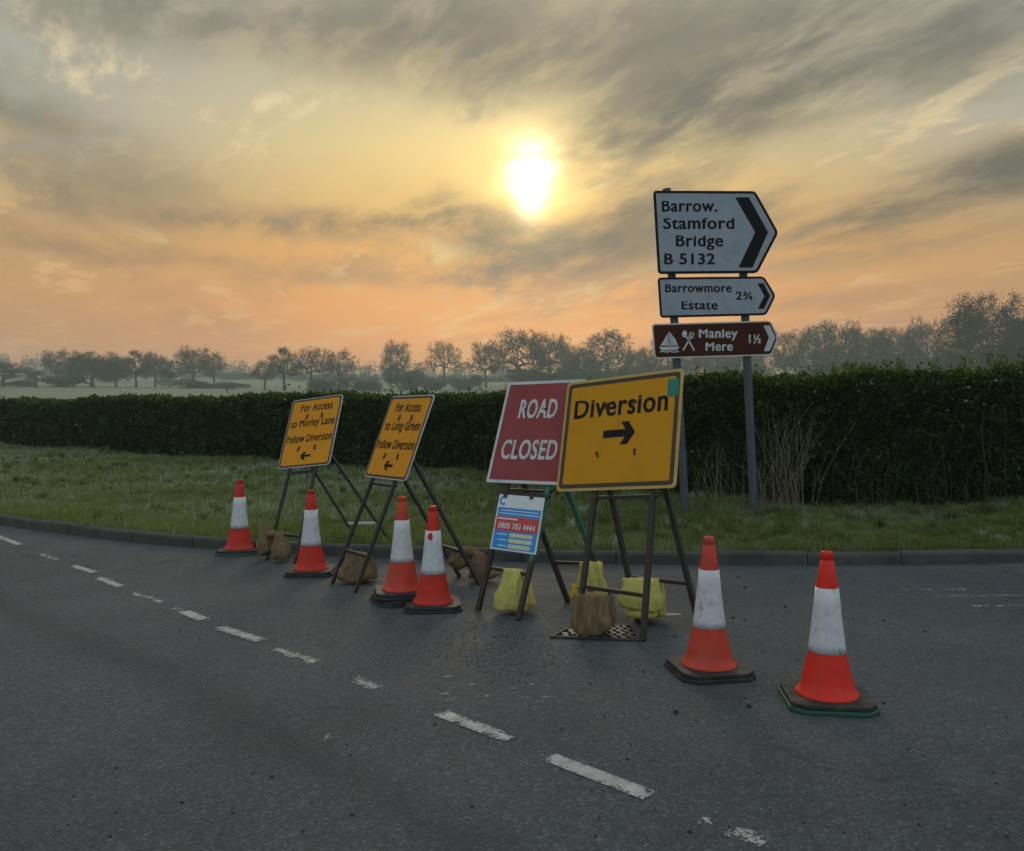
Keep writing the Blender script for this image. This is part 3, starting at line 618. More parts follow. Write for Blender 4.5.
# ------------------------------------------------------------------ trees
def make_tree_meshes(name, seed, height, spread, trunk_h, npts, lobes, twigs, leaf_n, leaf_s, flat=1.0, shell=0.5, base_z=0.24):
    """trunk mesh (trunk and boughs) and crown mesh (limbs, twigs, buds) grown towards points spread through a lobed crown"""
    gg = np.random.default_rng(seed); a_ = spread * height * 0.5; zb = height * base_z; hz_ = height - zb
    cs = []
    for k in range(lobes):
        th = 2.39996 * k + gg.normal(0, .25); q = gg.uniform(0.25, 1.0) ** 0.5
        el = (k + gg.uniform(0, 1)) / lobes; rr = a_ * 0.72 * np.sqrt(max(0.0, 1 - (el * 0.9) ** 2)) * q
        cs.append((rr * np.cos(th), rr * np.sin(th), zb + hz_ * (0.14 + 0.56 * el), gg.uniform(0.26, 0.42) * a_))
    A = []
    while len(A) < npts:
        c = cs[gg.integers(0, lobes)]; d = gg.normal(0, 1, 3); d /= np.linalg.norm(d)
        p = np.array(c[:3]) + d * c[3] * np.array([1, 1, 0.85 * flat]) * gg.uniform(0, 1) ** shell
        k_ = np.sqrt((p[0] ** 2 + p[1] ** 2) / a_ ** 2 + max(0, (p[2] - zb - hz_ * .4) / (hz_ * .6)) ** 2)
        if k_ < 1.03 and p[2] > zb * 0.9: A.append(p)
    A = np.array(A); top0 = np.array([0, 0, trunk_h])
    A = A[np.argsort(np.linalg.norm((A - top0) * np.array([1, 1, 0.8]), axis=1))]
    N = [np.array([0, 0, -0.5]), np.array([gg.normal(0, .05), gg.normal(0, .05), trunk_h * 0.5]), np.array([gg.normal(0, .12), gg.normal(0, .12), trunk_h])]; PAR = [-1, 0, 1]
    arr = np.zeros((npts * 6 + 10, 3)); arr[:3] = N; cnt_ = 3
    for i in range(4):
        arr[cnt_] = arr[cnt_ - 1] + np.array([gg.normal(0, .10), gg.normal(0, .10), (height * 0.62 - trunk_h) / 4]); PAR.append(cnt_ - 1); cnt_ += 1
    for p in A:
        dd = np.linalg.norm(arr[1:cnt_] - p, axis=1) + np.maximum(0, arr[1:cnt_, 2] - p[2]) * 1.1
        j = int(np.argmin(dd)) + 1; q = arr[j]; L = np.linalg.norm(p - q); ns = int(min(5, max(1, round(L / (height * 0.045)))))
        par = j
        for i in range(1, ns + 1):
            t = i / ns; e = q + (p - q) * t; e = e + gg.normal(0, 0.16, 3) * L / max(2, ns) * (t < 1); e[2] += 0.10 * L * math.sin(t * math.pi)
            arr[cnt_] = e; PAR.append(par); par = cnt_; cnt_ += 1
    n = cnt_; kids_ = np.zeros(n); leafn = np.zeros(n)
    has = np.zeros(n, bool)
    for i in range(1, n): has[PAR[i]] = True
    w_ = np.where(has, 0.0, 1.0)
    for i in range(n - 1, 0, -1): w_[PAR[i]] += w_[i]
    r = np.clip(0.022 * height / 10 * w_ ** 0.47, 0.02 * height / 10, 0.040 * height); r[0] *= 1.35
    tb, cb = MB(), MB()
    for i in range(1, n):
        p, q = arr[PAR[i]], arr[i]
        r0 = min(r[PAR[i]], r[i] * 1.6)
        (tb if w_[i] > 14 else cb).tube([p, q], [r0, r[i]], 6 if w_[i] > 60 else 3, cap=False)
    idx = gg.integers(3, n, twigs * 3); idx = idx[w_[idx] < 10][:twigs]
    for i in idx:
        p = arr[i]; d = gg.normal(0, 1, 3) + np.array([p[0] / a_, p[1] / a_, 0.5]); d = d / np.linalg.norm(d) * gg.uniform(0.35, 0.85) * height / 10
        m_ = p + d * 0.5 + gg.normal(0, 0.06, 3); cb.tube([p, m_, p + d], [0.017 * height / 10, 0.013 * height / 10, 0.008 * height / 10], 3, cap=False)
    cv = np.array(cb.v); cf3 = np.array(cb.f); tips = arr[3:n][w_[3:n] < 6]
    LP = tips[gg.integers(0, len(tips), leaf_n)] + gg.normal(0, 0.28, (leaf_n, 3))
    Q, fq = leaves(LP, leaf_s * gg.uniform(0.6, 1.5, leaf_n), gg)
    CV = np.concatenate([cv, Q]); CF = np.concatenate([cf3, fq + len(cv)])
    tint = np.concatenate([np.full(len(cv), 0.1), np.repeat(gg.uniform(0.2, 1, leaf_n), 4)])
    tm = bpy.data.meshes.new(name + '_trunk'); tm.from_pydata([tuple(p) for p in tb.v], [], tb.f); tm.materials.append(M['bark'])
    o = npmesh('tmp', CV, CF, M['crown'], tint); cm = o.data; cm.name = name + '_crown'; bpy.data.objects.remove(o)
    return tm, cm, np.percentile(CV[:, 2], 99.7), np.percentile(np.abs(CV[:, 0]), 97.5) * 2
PROTO = {
    'oak':   make_tree_meshes('oak', 21, 10, 1.05, 2.0, 640, 17, 3400, 5200, 0.09),
    'oak2':  make_tree_meshes('oak2', 34, 10, 1.20, 2.3, 560, 14, 2600, 900, 0.09, flat=0.8, base_z=0.26),
    'bare':  make_tree_meshes('bare', 46, 10, 0.85, 2.4, 520, 13, 2600, 500, 0.09, shell=0.6),
    'thin':  make_tree_meshes('thin', 57, 10, 0.55, 2.2, 420, 11, 1900, 1200, 0.10, base_z=0.16),
    'dense': make_tree_meshes('dense', 67, 10, 1.05, 1.3, 700, 22, 2600, 24000, 0.13, base_z=0.08),
    'leafy': make_tree_meshes('leafy', 78, 10, 0.95, 1.8, 620, 18, 2800, 14000, 0.11, base_z=0.14),
}
def bush_mesh(seed, n, s):
    gg = np.random.default_rng(seed); c = []
    for k in range(7): c.append((gg.uniform(-.7, .7), gg.uniform(-.5, .5), gg.uniform(0.25, 0.7), gg.uniform(0.3, 0.55)))
    P = []
    for k in range(n):
        b = c[gg.integers(0, 7)]; d_ = gg.normal(0, 1, 3); d_ /= np.linalg.norm(d_); P.append(np.array(b[:3]) + d_ * b[3] * gg.uniform(0.5, 1.05))
    P = np.array(P); P[:, 2] = np.abs(P[:, 2]); P /= np.array([np.abs(P[:, 0]).max() * 2, np.abs(P[:, 0]).max() * 2, P[:, 2].max()])
    Q, fq = leaves(P, s * gg.uniform(0.6, 1.5, n), gg)
    mb = MB()
    for k in range(14):
        e = Vector(P[gg.integers(0, n)]) * 0.9; mb.tube([(e.x * 0.25, e.y * 0.25, -0.1), tuple(e * 0.6), tuple(e)], [0.02, 0.012, 0.005], 3, cap=False)
    sm = bpy.data.meshes.new('bush_stems'); sm.from_pydata(mb.v, [], mb.f); sm.materials.append(M['bark'])
    o = npmesh('tmp', Q, fq, M['crown'], np.repeat(gg.uniform(0, 0.9, n), 4)); cm = o.data; cm.name = 'bush_foliage'; bpy.data.objects.remove(o)
    return cm, sm
BUSH = [bush_mesh(5, 5000, 0.045), bush_mesh(6, 5000, 0.045)]
def tree_at(kind, px, top, basey, width, D, label, rot=0.0, group=None, name=None):
    D = D * FAR
    x, y = (px - 512) / F * D, D
    gz = float(ground_z(np.array(x), np.array(y)))
    zt = H + (HY - top) / F * D
    h_ = zt - gz; wd = width / F * D
    tm, cm, ph, pw = PROTO[kind]
    o = empty(name or {'oak': 'oak_tree', 'oak2': 'oak_tree', 'bare': 'bare_tree', 'thin': 'slender_tree', 'dense': 'dense_tree', 'leafy': 'leafy_tree'}[kind], (x, y, gz), label, 'tree', group or 'trees across the misty field')
    sx = wd / pw; o.scale = (sx, sx, h_ / ph); o.rotation_euler = (0, 0, rot)
    for nm, me in (('trunk', tm), ('crown', cm)):
        c = bpy.data.objects.new(nm, me); link(c, o)
    return o
def bush_at(px, top, basey, width, D, label, k=0, group='bushes along the field edge'):
    D = D * FAR
    x, y = (px - 512) / F * D, D; gz = float(ground_z(np.array(x), np.array(y))); zt = H + (HY - top) / F * D
    cm, sm = BUSH[k % 2]
    o = empty('hedgerow_bush', (x, y, gz - 0.1), label, 'bush', group); wd = width / F * D
    o.scale = (wd, wd, max(0.6, zt - gz)); o.rotation_euler = (0, 0, k * 1.3)
    for nm, me in (('foliage', cm), ('stems', sm)): link(bpy.data.objects.new(nm, me), o)
TREES = [
 ('bare', 3, 361, 396, 40, 170, 'dark bare tree cut off by the left edge of the view'),
 ('thin', 36, 371, 396, 24, 175, 'low scrubby tree between the cut-off tree and the tall thin one'),
 ('bare', 58, 349, 392, 26, 195, 'tall pale bare tree just left of the broad dense clump'),
 ('dense', 92, 352, 392, 56, 185, 'broad dense dark tree, widest crown of the left clump'),
 ('leafy', 116, 358, 392, 30, 190, 'smaller rounded tree on the right shoulder of the broad dense one'),
 ('thin', 136, 350, 391, 24, 190, 'slim upright tree with open top between two rounder trees'),
 ('leafy', 155, 352, 389, 28, 200, 'rounded half-leafed tree right of the slim upright one'),
 ('thin', 170, 360, 389, 12, 200, 'very thin sapling-like tree beside the round oak'),
 ('oak', 193, 346, 387, 38, 200, 'round domed oak, highest crown of the left group'),
 ('bare', 214, 352, 387, 24, 210, 'small bare tree leaning against the domed oak'),
 ('bare', 265, 360, 391, 24, 190, 'small bare tree left of the two forked trees'),
 ('thin', 284, 347, 390, 28, 185, 'upright twisted tree with feathery top above the Morley Lane sign'),
 ('oak2', 311, 347, 390, 44, 185, 'spreading bare oak with thick forked limbs above the Morley Lane sign'),
 ('bare', 340, 349, 390, 28, 205, 'pale bare tree right of the spreading forked oak'),
 ('oak', 397, 340, 378, 32, 250, 'lone small oak with a rounded crown above the Long Green sign'),
 ('oak2', 444, 341, 378, 40, 250, 'lone oak with flat umbrella crown left of the ROAD CLOSED sign'),
 ('oak', 486, 340, 382, 34, 235, 'bare oak starting the long tree belt above the ROAD CLOSED sign'),
 ('oak', 518, 329, 382, 58, 230, 'big rounded tree over the left half of the ROAD CLOSED sign'),
 ('leafy', 551, 333, 382, 50, 240, 'spreading tree over the right half of the ROAD CLOSED sign'),
 ('leafy', 580, 348, 384, 36, 225, 'lower leafy tree above the left edge of the Diversion sign'),
 ('bare', 608, 329, 384, 50, 230, 'tall feathery bare tree above the Diversion sign'),
 ('leafy', 638, 347, 384, 34, 225, 'low rounded tree just left of the direction signpost'),
 ('oak', 668, 338, 384, 44, 230, 'tree hidden behind the left leg of the direction signpost'),
 ('leafy', 706, 342, 384, 46, 228, 'leafy tree showing beneath the middle of the brown Mere sign'),
 ('dense', 742, 340, 384, 42, 226, 'dense tree beneath the right end of the brown Mere sign'),
 ('bare', 786, 330, 380, 36, 215, 'thin bare tree just right of the signpost arrow tips'),
 ('leafy', 816, 322, 380, 44, 205, 'dense tree, left end of the right-hand wood'),
 ('oak', 844, 321, 380, 46, 205, 'flat topped tree in the middle of the right-hand wood'),
 ('dense', 872, 328, 380, 44, 200, 'dark low tree in a dip of the right-hand wood'),
 ('leafy', 900, 327, 380, 40, 195, 'leafy tree left of the pointed tree in the right-hand wood'),
 ('oak', 927, 317, 378, 48, 190, 'pointed twiggy tree next to the great oak'),
 ('dense', 984, 296, 378, 84, 135, 'great dark oak towering at the right end of the wood'),
 ('leafy', 1024, 312, 378, 50, 140, 'leafy tree beside the great oak, cut off by the right edge'),
]
for i, tdef in enumerate(TREES): tree_at(*tdef, rot=i * 1.1)
BUSHES = [(20, 379, 396, 34, 180, 'low bush at the left edge of the far field'), (190, 378, 392, 60, 195, 'wide low bush under the domed oak'),
 (232, 381, 392, 46, 200, 'low dark bush right of the domed oak'), (330, 376, 391, 60, 190, 'wide bush right of the forked oak trunks'),
 (365, 378, 391, 40, 200, 'low bush between the forked oak and the lone oak'), (405, 363, 390, 44, 215, 'tall dome of scrub under the lone small oak'),
 (438, 377, 390, 40, 215, 'low bush under the flat crowned oak'), (466, 374, 389, 40, 220, 'bush at the left end of the tree belt'),
 (530, 362, 388, 90, 215, 'long bank of scrub above the ROAD CLOSED sign'), (600, 362, 388, 80, 215, 'bank of scrub above the Diversion sign'),
 (660, 362, 388, 80, 215, 'bank of scrub left behind the signpost'), (735, 364, 388, 90, 215, 'bank of scrub right behind the signpost'),
 (830, 350, 385, 80, 195, 'thick undergrowth bush at the left of the right-hand wood'), (885, 348, 385, 80, 190, 'thick undergrowth bush in the middle of the right-hand wood'),
 (940, 346, 385, 60, 180, 'thick undergrowth bush left of the great oak'), (1015, 345, 385, 70, 160, 'thick undergrowth bush right of the great oak'), (70, 374, 394, 50, 185, 'low bush beneath the tall pale bare tree')]
for i, b in enumerate(BUSHES): bush_at(*b, k=i)
# far tree belts: one mass each reads as woodland on the skyline
def wood(label, a0, a1, D, h0, n, seed):
    D, h0 = D * FAR, h0 * FAR
    gg = np.random.default_rng(seed); px = gg.uniform(a0, a1, n // 60); P = []
    for p in px:
        d_ = D + gg.uniform(-20, 20); x = (p - 512) / F * d_; gz = float(ground_z(np.array(x), np.array(d_))); hh = h0 * gg.uniform(0.55, 1.1); r_ = gg.uniform(3.4, 7.6)
        q = gg.normal(0, 1, (60, 3)); q /= np.linalg.norm(q, axis=1)[:, None]; q *= gg.uniform(0.3, 1, (60, 1)) ** 0.5
        P.append(np.stack([x + q[:, 0] * r_, d_ + q[:, 1] * r_, gz + hh * 0.5 + q[:, 2] * hh * 0.5], -1))
    P = np.concatenate(P); Q, fq = leaves(P, gg.uniform(0.9, 2.0, len(P)), gg)
    tag(npmesh('woods', Q, fq, M['crown'], np.repeat(gg.uniform(0, .8, len(P)), 4)), label, 'woodland', kind='stuff')
wood('hazy line of distant woodland on the left skyline', -60, 520, 430, 8, 17000, 2)
wood('hazy line of distant woodland on the right skyline', 560, 1140, 400, 13, 26000, 3)
wood('thin dark hedgerow band crossing the far fields', -80, 560, 330, 2.6, 16000, 4)

# ------------------------------------------------------------------ lettering
_cap = None
def text_shape(body):
    cu = bpy.data.curves.new('txt', 'FONT'); cu.body = body; cu.size = 1.0; cu.resolution_u = 4; cu.space_character = 1.08
    ob = bpy.data.objects.new('txt', cu); COL.objects.link(ob)
    dg = bpy.context.evaluated_depsgraph_get(); dg.update(); me = ob.evaluated_get(dg).to_mesh()
    V_ = [tuple(v_.co) for v_ in me.vertices]; F_ = [tuple(p.vertices) for p in me.polygons]
    ob.evaluated_get(dg).to_mesh_clear(); bpy.data.objects.remove(ob); bpy.data.curves.remove(cu)
    return V_, F_
def cap_height():
    global _cap
    if _cap is None: _cap = (max(p[1] for p in text_shape('H')[0]), max(p[1] for p in text_shape('x')[0]))
    return _cap
def put_text(mb, body, x0, x1, yb, cap, Mx, z, bold=0.018, mi=0, slope=0.0):
    """heavy lettering spanning x0..x1, baseline yb, cap height cap, in the plane of Mx"""
    V_, F_ = text_shape(body); a = min(p[0] for p in V_); b = max(p[0] for p in V_); c, xh = cap_height()
    sx = (x1 - x0) / (b - a + 2 * bold); sy = cap / (c + bold); lower = any(ch.islower() for ch in body); xt = 0.77 * c
    def wy(y):                       # road-sign lettering has tall small letters
        if not lower or y <= 0: return y
        return y * xt / xh if y < xh else xt + (y - xh) * (c - xt) / (c - xh) if y < c else y
    for i, (ox, oy) in enumerate(((0, 0), (-1, 0), (1, 0), (0, 0.6), (0, -0.6), (-.7, .45), (.7, .45), (.7, -.45), (-.7, -.45))):
        mb.add([Mx @ Vector((x0 + (p[0] - a + bold + ox * bold) * sx, yb + (wy(p[1]) + bold * 0.3 + oy * bold) * sy, z + i * 0.00006)) for p in V_], F_, mi)
def rrect(x0, x1, y0, y1, r, n=5):
    pts = []
    for (cx, cy, a0) in ((x1 - r, y1 - r, 0), (x0 + r, y1 - r, 90), (x0 + r, y0 + r, 180), (x1 - r, y0 + r, 270)):
        for k in range(n + 1):
            a = R(a0 + 90 * k / n); pts.append((cx + r * math.cos(a), cy + r * math.sin(a)))
    return pts
def plane_matrix(c, yaw, tilt, roll):
    cy, sy = math.cos(yaw), math.sin(yaw); u_ = Vector((cy, sy, 0)); n0 = Vector((sy, -cy, 0))
    v_ = Vector((0, 0, 1)) * math.cos(tilt) - n0 * math.sin(tilt)
    u2 = u_ * math.cos(roll) + v_ * math.sin(roll); v2 = -u_ * math.sin(roll) + v_ * math.cos(roll); n_ = u2.cross(v2)
    Mx = Matrix((u2, v2, n_)).transposed().to_4x4(); Mx.translation = Vector(c); return Mx
def on_plane(Mx, px, py, off=0.0):
    """where the sight line of a pixel meets the sign plane"""
    o_ = Vector((0, 0, H)); d_ = Vector(((px - 512) / F, 1, (HY - py) / F)); n_ = Mx.col[2].xyz; c = Mx.translation + n_ * off
    t = (c - o_).dot(n_) / d_.dot(n_); return o_ + d_ * t

# ------------------------------------------------------------------ A-frame road signs
LEG = 0.036
def a_frame(name, label, cat, pose, w_, h_, feet, hinge_y, rear_z, fm, plate_mat, edge_mat, border_mat, radius, inset, bw, content, group='folding road signs', LEG=0.036, leg_mats=None, rear_bar_mat=None, front_bar=0.27, rear_bar=0.27):
    Mx = plane_matrix(*pose)
    fl, fr = gp(*feet[0]), gp(*feet[1]); rl, rr = gp(*feet[2], rear_z), gp(*feet[3], rear_z)
    root = empty(name, ((fl + fr + rl + rr) / 4).xyz * 1.0, label, cat, group)
    inv = Mx.inverted(); n_ = Mx.col[2].xyz; vdir = Mx.col[1].xyz
    lm = leg_mats or [fm] * 4
    # front legs run from the feet up the back of the plate
    tops = []
    for foot, m_, sgn in ((fl, lm[0], -1), (fr, lm[1], 1)):
        lf = inv @ foot; back_ = -(0.012 + LEG / 2)
        p0 = foot.copy()
        e = Mx @ Vector((lf.x * 0.93, -h_ * 0.5, back_)); t_ = Mx @ Vector((lf.x * 0.80, h_ * 0.36, back_))
        mb = MB(); mb.bar(p0, e, LEG, LEG, n_); mb.bar(e, t_, LEG, LEG, n_)
        mb.build('leg', m_, root, bevel=0.004); tops.append((p0, e, t_))
    hz = hinge_y
    for foot, m_, (p0, e, t_) in ((rl, lm[2], tops[0]), (rr, lm[3], tops[1])):
        hp = e.lerp(t_, hz) - n_ * (LEG * 0.9)
        mb = MB(); mb.bar(foot, hp, LEG, LEG, n_); mb.build('leg', m_, root, bevel=0.004)
        mb2 = MB(); mb2.tube([hp - n_ * 0.02, hp + n_ * 0.055], [0.012, 0.012], 8); mb2.build('hinge_bolt', M['steel'], root)
    def lerp_z(a, b, z): t = (z - a.z) / (b.z - a.z); return a.lerp(b, t)
    # cross bars
    a, b = lerp_z(tops[0][0], tops[0][1], front_bar), lerp_z(tops[1][0], tops[1][1], front_bar)
    MB().bar(a, b, 0.026, 0.026, (0, 0, 1)).build('crossbar', fm, root, bevel=0.003)
    a, b = tops[0][1] - vdir * 0.045 , tops[1][1] - vdir * 0.045
    a, b = a + (a - b) * 0.08, b + (b - a) * 0.08
    MB().bar(a, b, 0.026, 0.026, (0, 0, 1)).build('crossbar', fm, root, bevel=0.003)
    hpl = tops[0][1].lerp(tops[0][2], hz) - n_ * LEG * .9; hpr = tops[1][1].lerp(tops[1][2], hz) - n_ * LEG * .9
    a, b = lerp_z(rl, hpl, rear_bar), lerp_z(rr, hpr, rear_bar)
    MB().bar(a, b, 0.026, 0.026, (0, 0, 1)).build('crossbar', rear_bar_mat or fm, root, bevel=0.003)
    # plate with border
    X0, X1, Y0, Y1 = -w_ / 2, w_ / 2, -h_ / 2, h_ / 2
    mb = MB(); mb.prism(rrect(X0, X1, Y0, Y1, radius), Mx, -0.006, 0.003)
    pl = mb.build('sign_plate', edge_mat, root, bevel=0.0015)
    i0, i1 = inset, inset + bw; r0 = max(radius - i0 * .4, 0.006); r1 = max(radius - i1 * .4, 0.005)
    MB().prism(rrect(X0 + i1, X1 - i1, Y0 + i1, Y1 - i1, r1), Mx, 0.0032, 0.0045).build('sign_face', plate_mat, pl)
    if border_mat is not None:
        MB().ring(rrect(X0 + i0, X1 - i0, Y0 + i0, Y1 - i0, r0), rrect(X0 + i1, X1 - i1, Y0 + i1, Y1 - i1, r1), Mx, 0.003, 0.0052).build('border', border_mat, pl)
    content(pl, Mx, lambda u_: X0 + u_ * w_, lambda v_: Y1 - v_ * h_, w_, h_)
    return root, Mx, tops
def clip_mb(mb, Mx, x, y, a, l=0.045, wd=0.018):
    ca, sa = math.cos(a), math.sin(a); poly = [(-l / 2, -wd / 2), (l / 2, -wd * 0.35), (l / 2, wd * 0.35), (-l / 2, wd / 2)]
    mb.prism([(x + p * ca - q * sa, y + p * sa + q * ca) for p, q in poly], Mx, 0.0045, 0.011)

def arrow_poly(x0, x1, yc, sh, hw, hl, flip=False):
    """thick arrow with a swept-back head pointing right"""
    p = [(x0, yc - sh / 2), (x1 - hl * 0.75, yc - sh / 2), (x1 - hl * 1.12, yc - hw / 2), (x1 - hl * 0.55, yc - hw / 2), (x1, yc), (x1 - hl * 0.55, yc + hw / 2), (x1 - hl * 1.12, yc + hw / 2), (x1 - hl * 0.75, yc + sh / 2), (x0, yc + sh / 2)]
    return p if not flip else [(x0 + x1 - a, b) for a, b in p][::-1]

def content_div(pl, Mx, U, Vv, w_, h_):
    mb = MB(); put_text(mb, 'Diversion', U(0.095), U(0.895), Vv(0.352), h_ * 0.165, Mx, 0.0062, 0.026)
    mb.build('lettering', M['black'], pl)
    mb = MB(); mb.prism(arrow_poly(U(0.375), U(0.645), Vv(0.515), h_ * 0.066, h_ * 0.20, w_ * 0.11), Mx, 0.0047, 0.006); mb.build('arrow', M['black'], pl)
    mb = MB(); mb.prism([(U(0.885), Vv(0.085)), (U(0.885), Vv(0.235)), (U(0.97), Vv(0.235)), (U(0.97), Vv(0.085))][::1], Mx, 0.0047, 0.0065); mb.build('sticker', M['teal'], pl)
    for (a, b, an_) in ((0.34, 0.69, -1.0), (0.655, 0.685, -1.5), (0.375, 0.26, 0.9), (0.62, 0.255, 0.2)):
        mb = MB(); clip_mb(mb, Mx, U(a), Vv(b), an_); mb.build('clip', M['clip'], pl)
def content_access(place, xs_):
    def fn(pl, Mx, U, Vv, w_, h_):
        for (body, a, b, v_) in xs_:
            mb = MB(); put_text(mb, body, U(a), U(b), Vv(v_), h_ * 0.105, Mx, 0.0062, 0.024); mb.build('lettering', M['black'], pl)
        mb = MB(); mb.prism(arrow_poly(U(0.40), U(0.60), Vv(0.845), h_ * 0.032, h_ * 0.11, w_ * 0.10, True), Mx, 0.0047, 0.006); mb.build('arrow', M['black'], pl)
        for (a, b, an_) in ((0.37, 0.275, 1.3), (0.66, 0.275, 1.7), (0.34, 0.735, 1.2), (0.65, 0.735, 1.8)):
            mb = MB(); clip_mb(mb, Mx, U(a), Vv(b), an_, 0.055, 0.026); mb.build('clip', M['clip'], pl)
    return fn
def content_closed(pl, Mx, U, Vv, w_, h_):
    mb = MB(); put_text(mb, 'ROAD', U(0.235), U(0.72), Vv(0.372), h_ * 0.185, Mx, 0.0062, 0.030); mb.build('lettering', M['white'], pl); mb = MB()
    put_text(mb, 'CLOSED', U(0.115), U(0.825), Vv(0.77), h_ * 0.185, Mx, 0.0062, 0.030); mb.build('lettering', M['white'], pl)
    for (a, b, an_) in ((0.325, 0.285, 1.4), (0.575, 0.285, 0.3), (0.305, 0.70, 1.5), (0.595, 0.70, 1.4)):
        mb = MB(); clip_mb(mb, Mx, U(a), Vv(b), an_, 0.034, 0.014); mb.build('clip', M['clip'], pl)

a_frame('road_sign', 'yellow Diversion sign with black right arrow on a dark folding frame', 'road sign',
        ((0.758, 6.064, 1.329), R(-39.5), R(17.4), R(5.1)), 0.974, 0.851, [(577, 629), (643, 641), (638, 621), (700, 629)], 0.38, 0.0,
        M['frame_brown'], M['yellow'], M['yellow_edge'], M['border_brown'], 0.035, 0.022, 0.030, content_div, front_bar=0.27, rear_bar=0.30)
morley_txt = [('For Access', 0.215, 0.835, 0.195), ('to Morley Lane', 0.075, 0.935, 0.42), ('Follow Diversion', 0.065, 0.94, 0.645)]
a_frame('road_sign', 'amber sign reading For Access to Morley Lane on a folding frame', 'road sign',
        ((-2.117, 8.94, 1.264), R(-27.9), R(24.9), R(6.5)), 0.671, 0.802, [(267, 560), (295, 563), (358, 541), (389, 540)], 0.42, 0.12,
        M['frame_dark'], M['amber'], M['white'], M['border_brown'], 0.04, 0.008, 0.020, content_access('Morley Lane', morley_txt), rear_bar_mat=M['alu'], front_bar=0.24, rear_bar=0.30, LEG=0.028)
long_txt = [('For Access', 0.205, 0.80, 0.20), ('to Long Green', 0.10, 0.92, 0.425), ('Follow Diversion', 0.065, 0.94, 0.65)]
a_frame('road_sign', 'amber sign reading For Access to Long Green on a folding frame', 'road sign',
        ((-0.981, 7.367, 1.256), R(-52.8), R(21.9), R(0.4)), 0.727, 0.774, [(332, 584), (355, 592.5), (460, 577), (480, 585)], 0.42, 0.0,
        M['frame_dark'], M['amber'], M['white'], M['border_brown'], 0.04, 0.009, 0.022, content_access('Long Green', long_txt), front_bar=0.28, rear_bar=0.28, LEG=0.030)
rc_root, rc_M, rc_tops = a_frame('road_sign', 'red ROAD CLOSED sign with white border on a green and rusty frame', 'road sign',
        ((0.184, 6.623, 1.320), R(-35), R(22.5), R(0.9)), 0.728, 0.862, [(478, 610.5), (518, 620.5), (568, 602), (611, 602)], 0.28, 0.0,
        M['frame_brown'], M['sign_red'], M['white'], None, 0.012, 0.0, 0.026, content_closed,
        leg_mats=[M['frame_brown'], M['frame_green'], M['frame_brown'], M['frame_green']], front_bar=0.30, rear_bar=0.30)

# information board hung on the ROAD CLOSED frame
n_ = rc_M.col[2].xyz
q = [on_plane(rc_M, *p, 0.03) for p in ((500, 494), (545, 498), (532.5, 554), (490, 548.5))]
ib = empty('notice_board', (q[2] + q[3]) / 2, 'small blue and white notice with phone number hung below ROAD CLOSED', 'notice')
uu = (q[1] - q[0]); vv = (q[0] - q[3])
bw_, bh_ = uu.length, vv.length
ux = uu.normalized(); vy = (vv - ux * vv.dot(ux) * 0.0).normalized()
Mi = Matrix((ux, vy, n_)).transposed().to_4x4(); Mi.translation = q[3]
def P2(a, b): return (a * bw_, (1 - b) * bh_)
def rect(a, b, c, d): return [P2(a, d), P2(c, d), P2(c, b), P2(a, b)]
pnl = MB().prism(rect(0, 0, 1, 1), Mi, -0.004, 0.002).build('panel', M['board_white'], ib)
MB().prism(rect(0.03, 0.235, 0.97, 0.975), Mi, 0.0023, 0.003).build('blue_field', M['blue'], pnl)
MB().prism(rect(0.03, 0.395, 0.97, 0.655), Mi, 0.0033, 0.004).build('red_band', M['board_red'], pnl)
mb = MB(); put_text(mb, '0800 783 4444', 0.10 * bw_, 0.90 * bw_, (1 - 0.615) * bh_, 0.105 * bh_, Mi, 0.0048, 0.02); mb.build('phone_number', M['board_white'], pnl); mb = MB()
for (a, b, c) in ((0.06, 0.425, 0.5),): mb.prism(rect(a, b, c, b + 0.025), Mi, 0.0043, 0.0048)
for (a, b, c) in ((0.1, 0.28, 0.92), (0.07, 0.335, 0.95)): mb.prism(rect(a, b, c, b + 0.014), Mi, 0.0032, 0.0037)
for b in (0.70, 0.80, 0.90): mb.prism(rect(0.10 + (b - 0.7) * 0.3, b + 0.01, 0.33, b + 0.028), Mi, 0.0032, 0.0037)
mb.build('lettering', M['board_white'], pnl)
mb = MB()
for b, c in ((0.685, 0.88), (0.785, 0.88), (0.885, 0.86)): mb.prism(rrect(0.38 * bw_, c * bw_, (1 - b - 0.07) * bh_, (1 - b) * bh_, 0.006, 3), Mi, 0.0032, 0.0039)
mb.build('contact_box', M['pill'], pnl)
mb = MB(); c0 = P2(0.115, 0.115); rr_ = 0.085 * bh_; out, inn = [], []
for k in range(19):
    a = R(45 + 270 * k / 18); out.append((c0[0] + rr_ * math.cos(a), c0[1] + rr_ * math.sin(a))); inn.append((c0[0] + rr_ * .55 * math.cos(a), c0[1] + rr_ * .55 * math.sin(a)))
mb.prism(out + inn[::-1], Mi, 0.0022, 0.003); mb.build('emblem', M['blue'], pnl)
for s_ in (0.14, 0.72):
    p = Mi @ Vector((s_ * bw_, bh_, 0.0)); MB().bar(p - vy * 0.02 + n_ * 0.004, p + vy * 0.03 + n_ * 0.004, 0.03, 0.012, n_).build('hook', M['frame_brown'], ib)
a = Mi @ Vector((-0.06 * bw_, bh_ * 1.035, -0.012)); b = Mi @ Vector((1.08 * bw_, bh_ * 1.035, -0.012))
MB().bar(a, b, 0.022, 0.02, n_).build('hanging_rail', M['frame_brown'], ib)

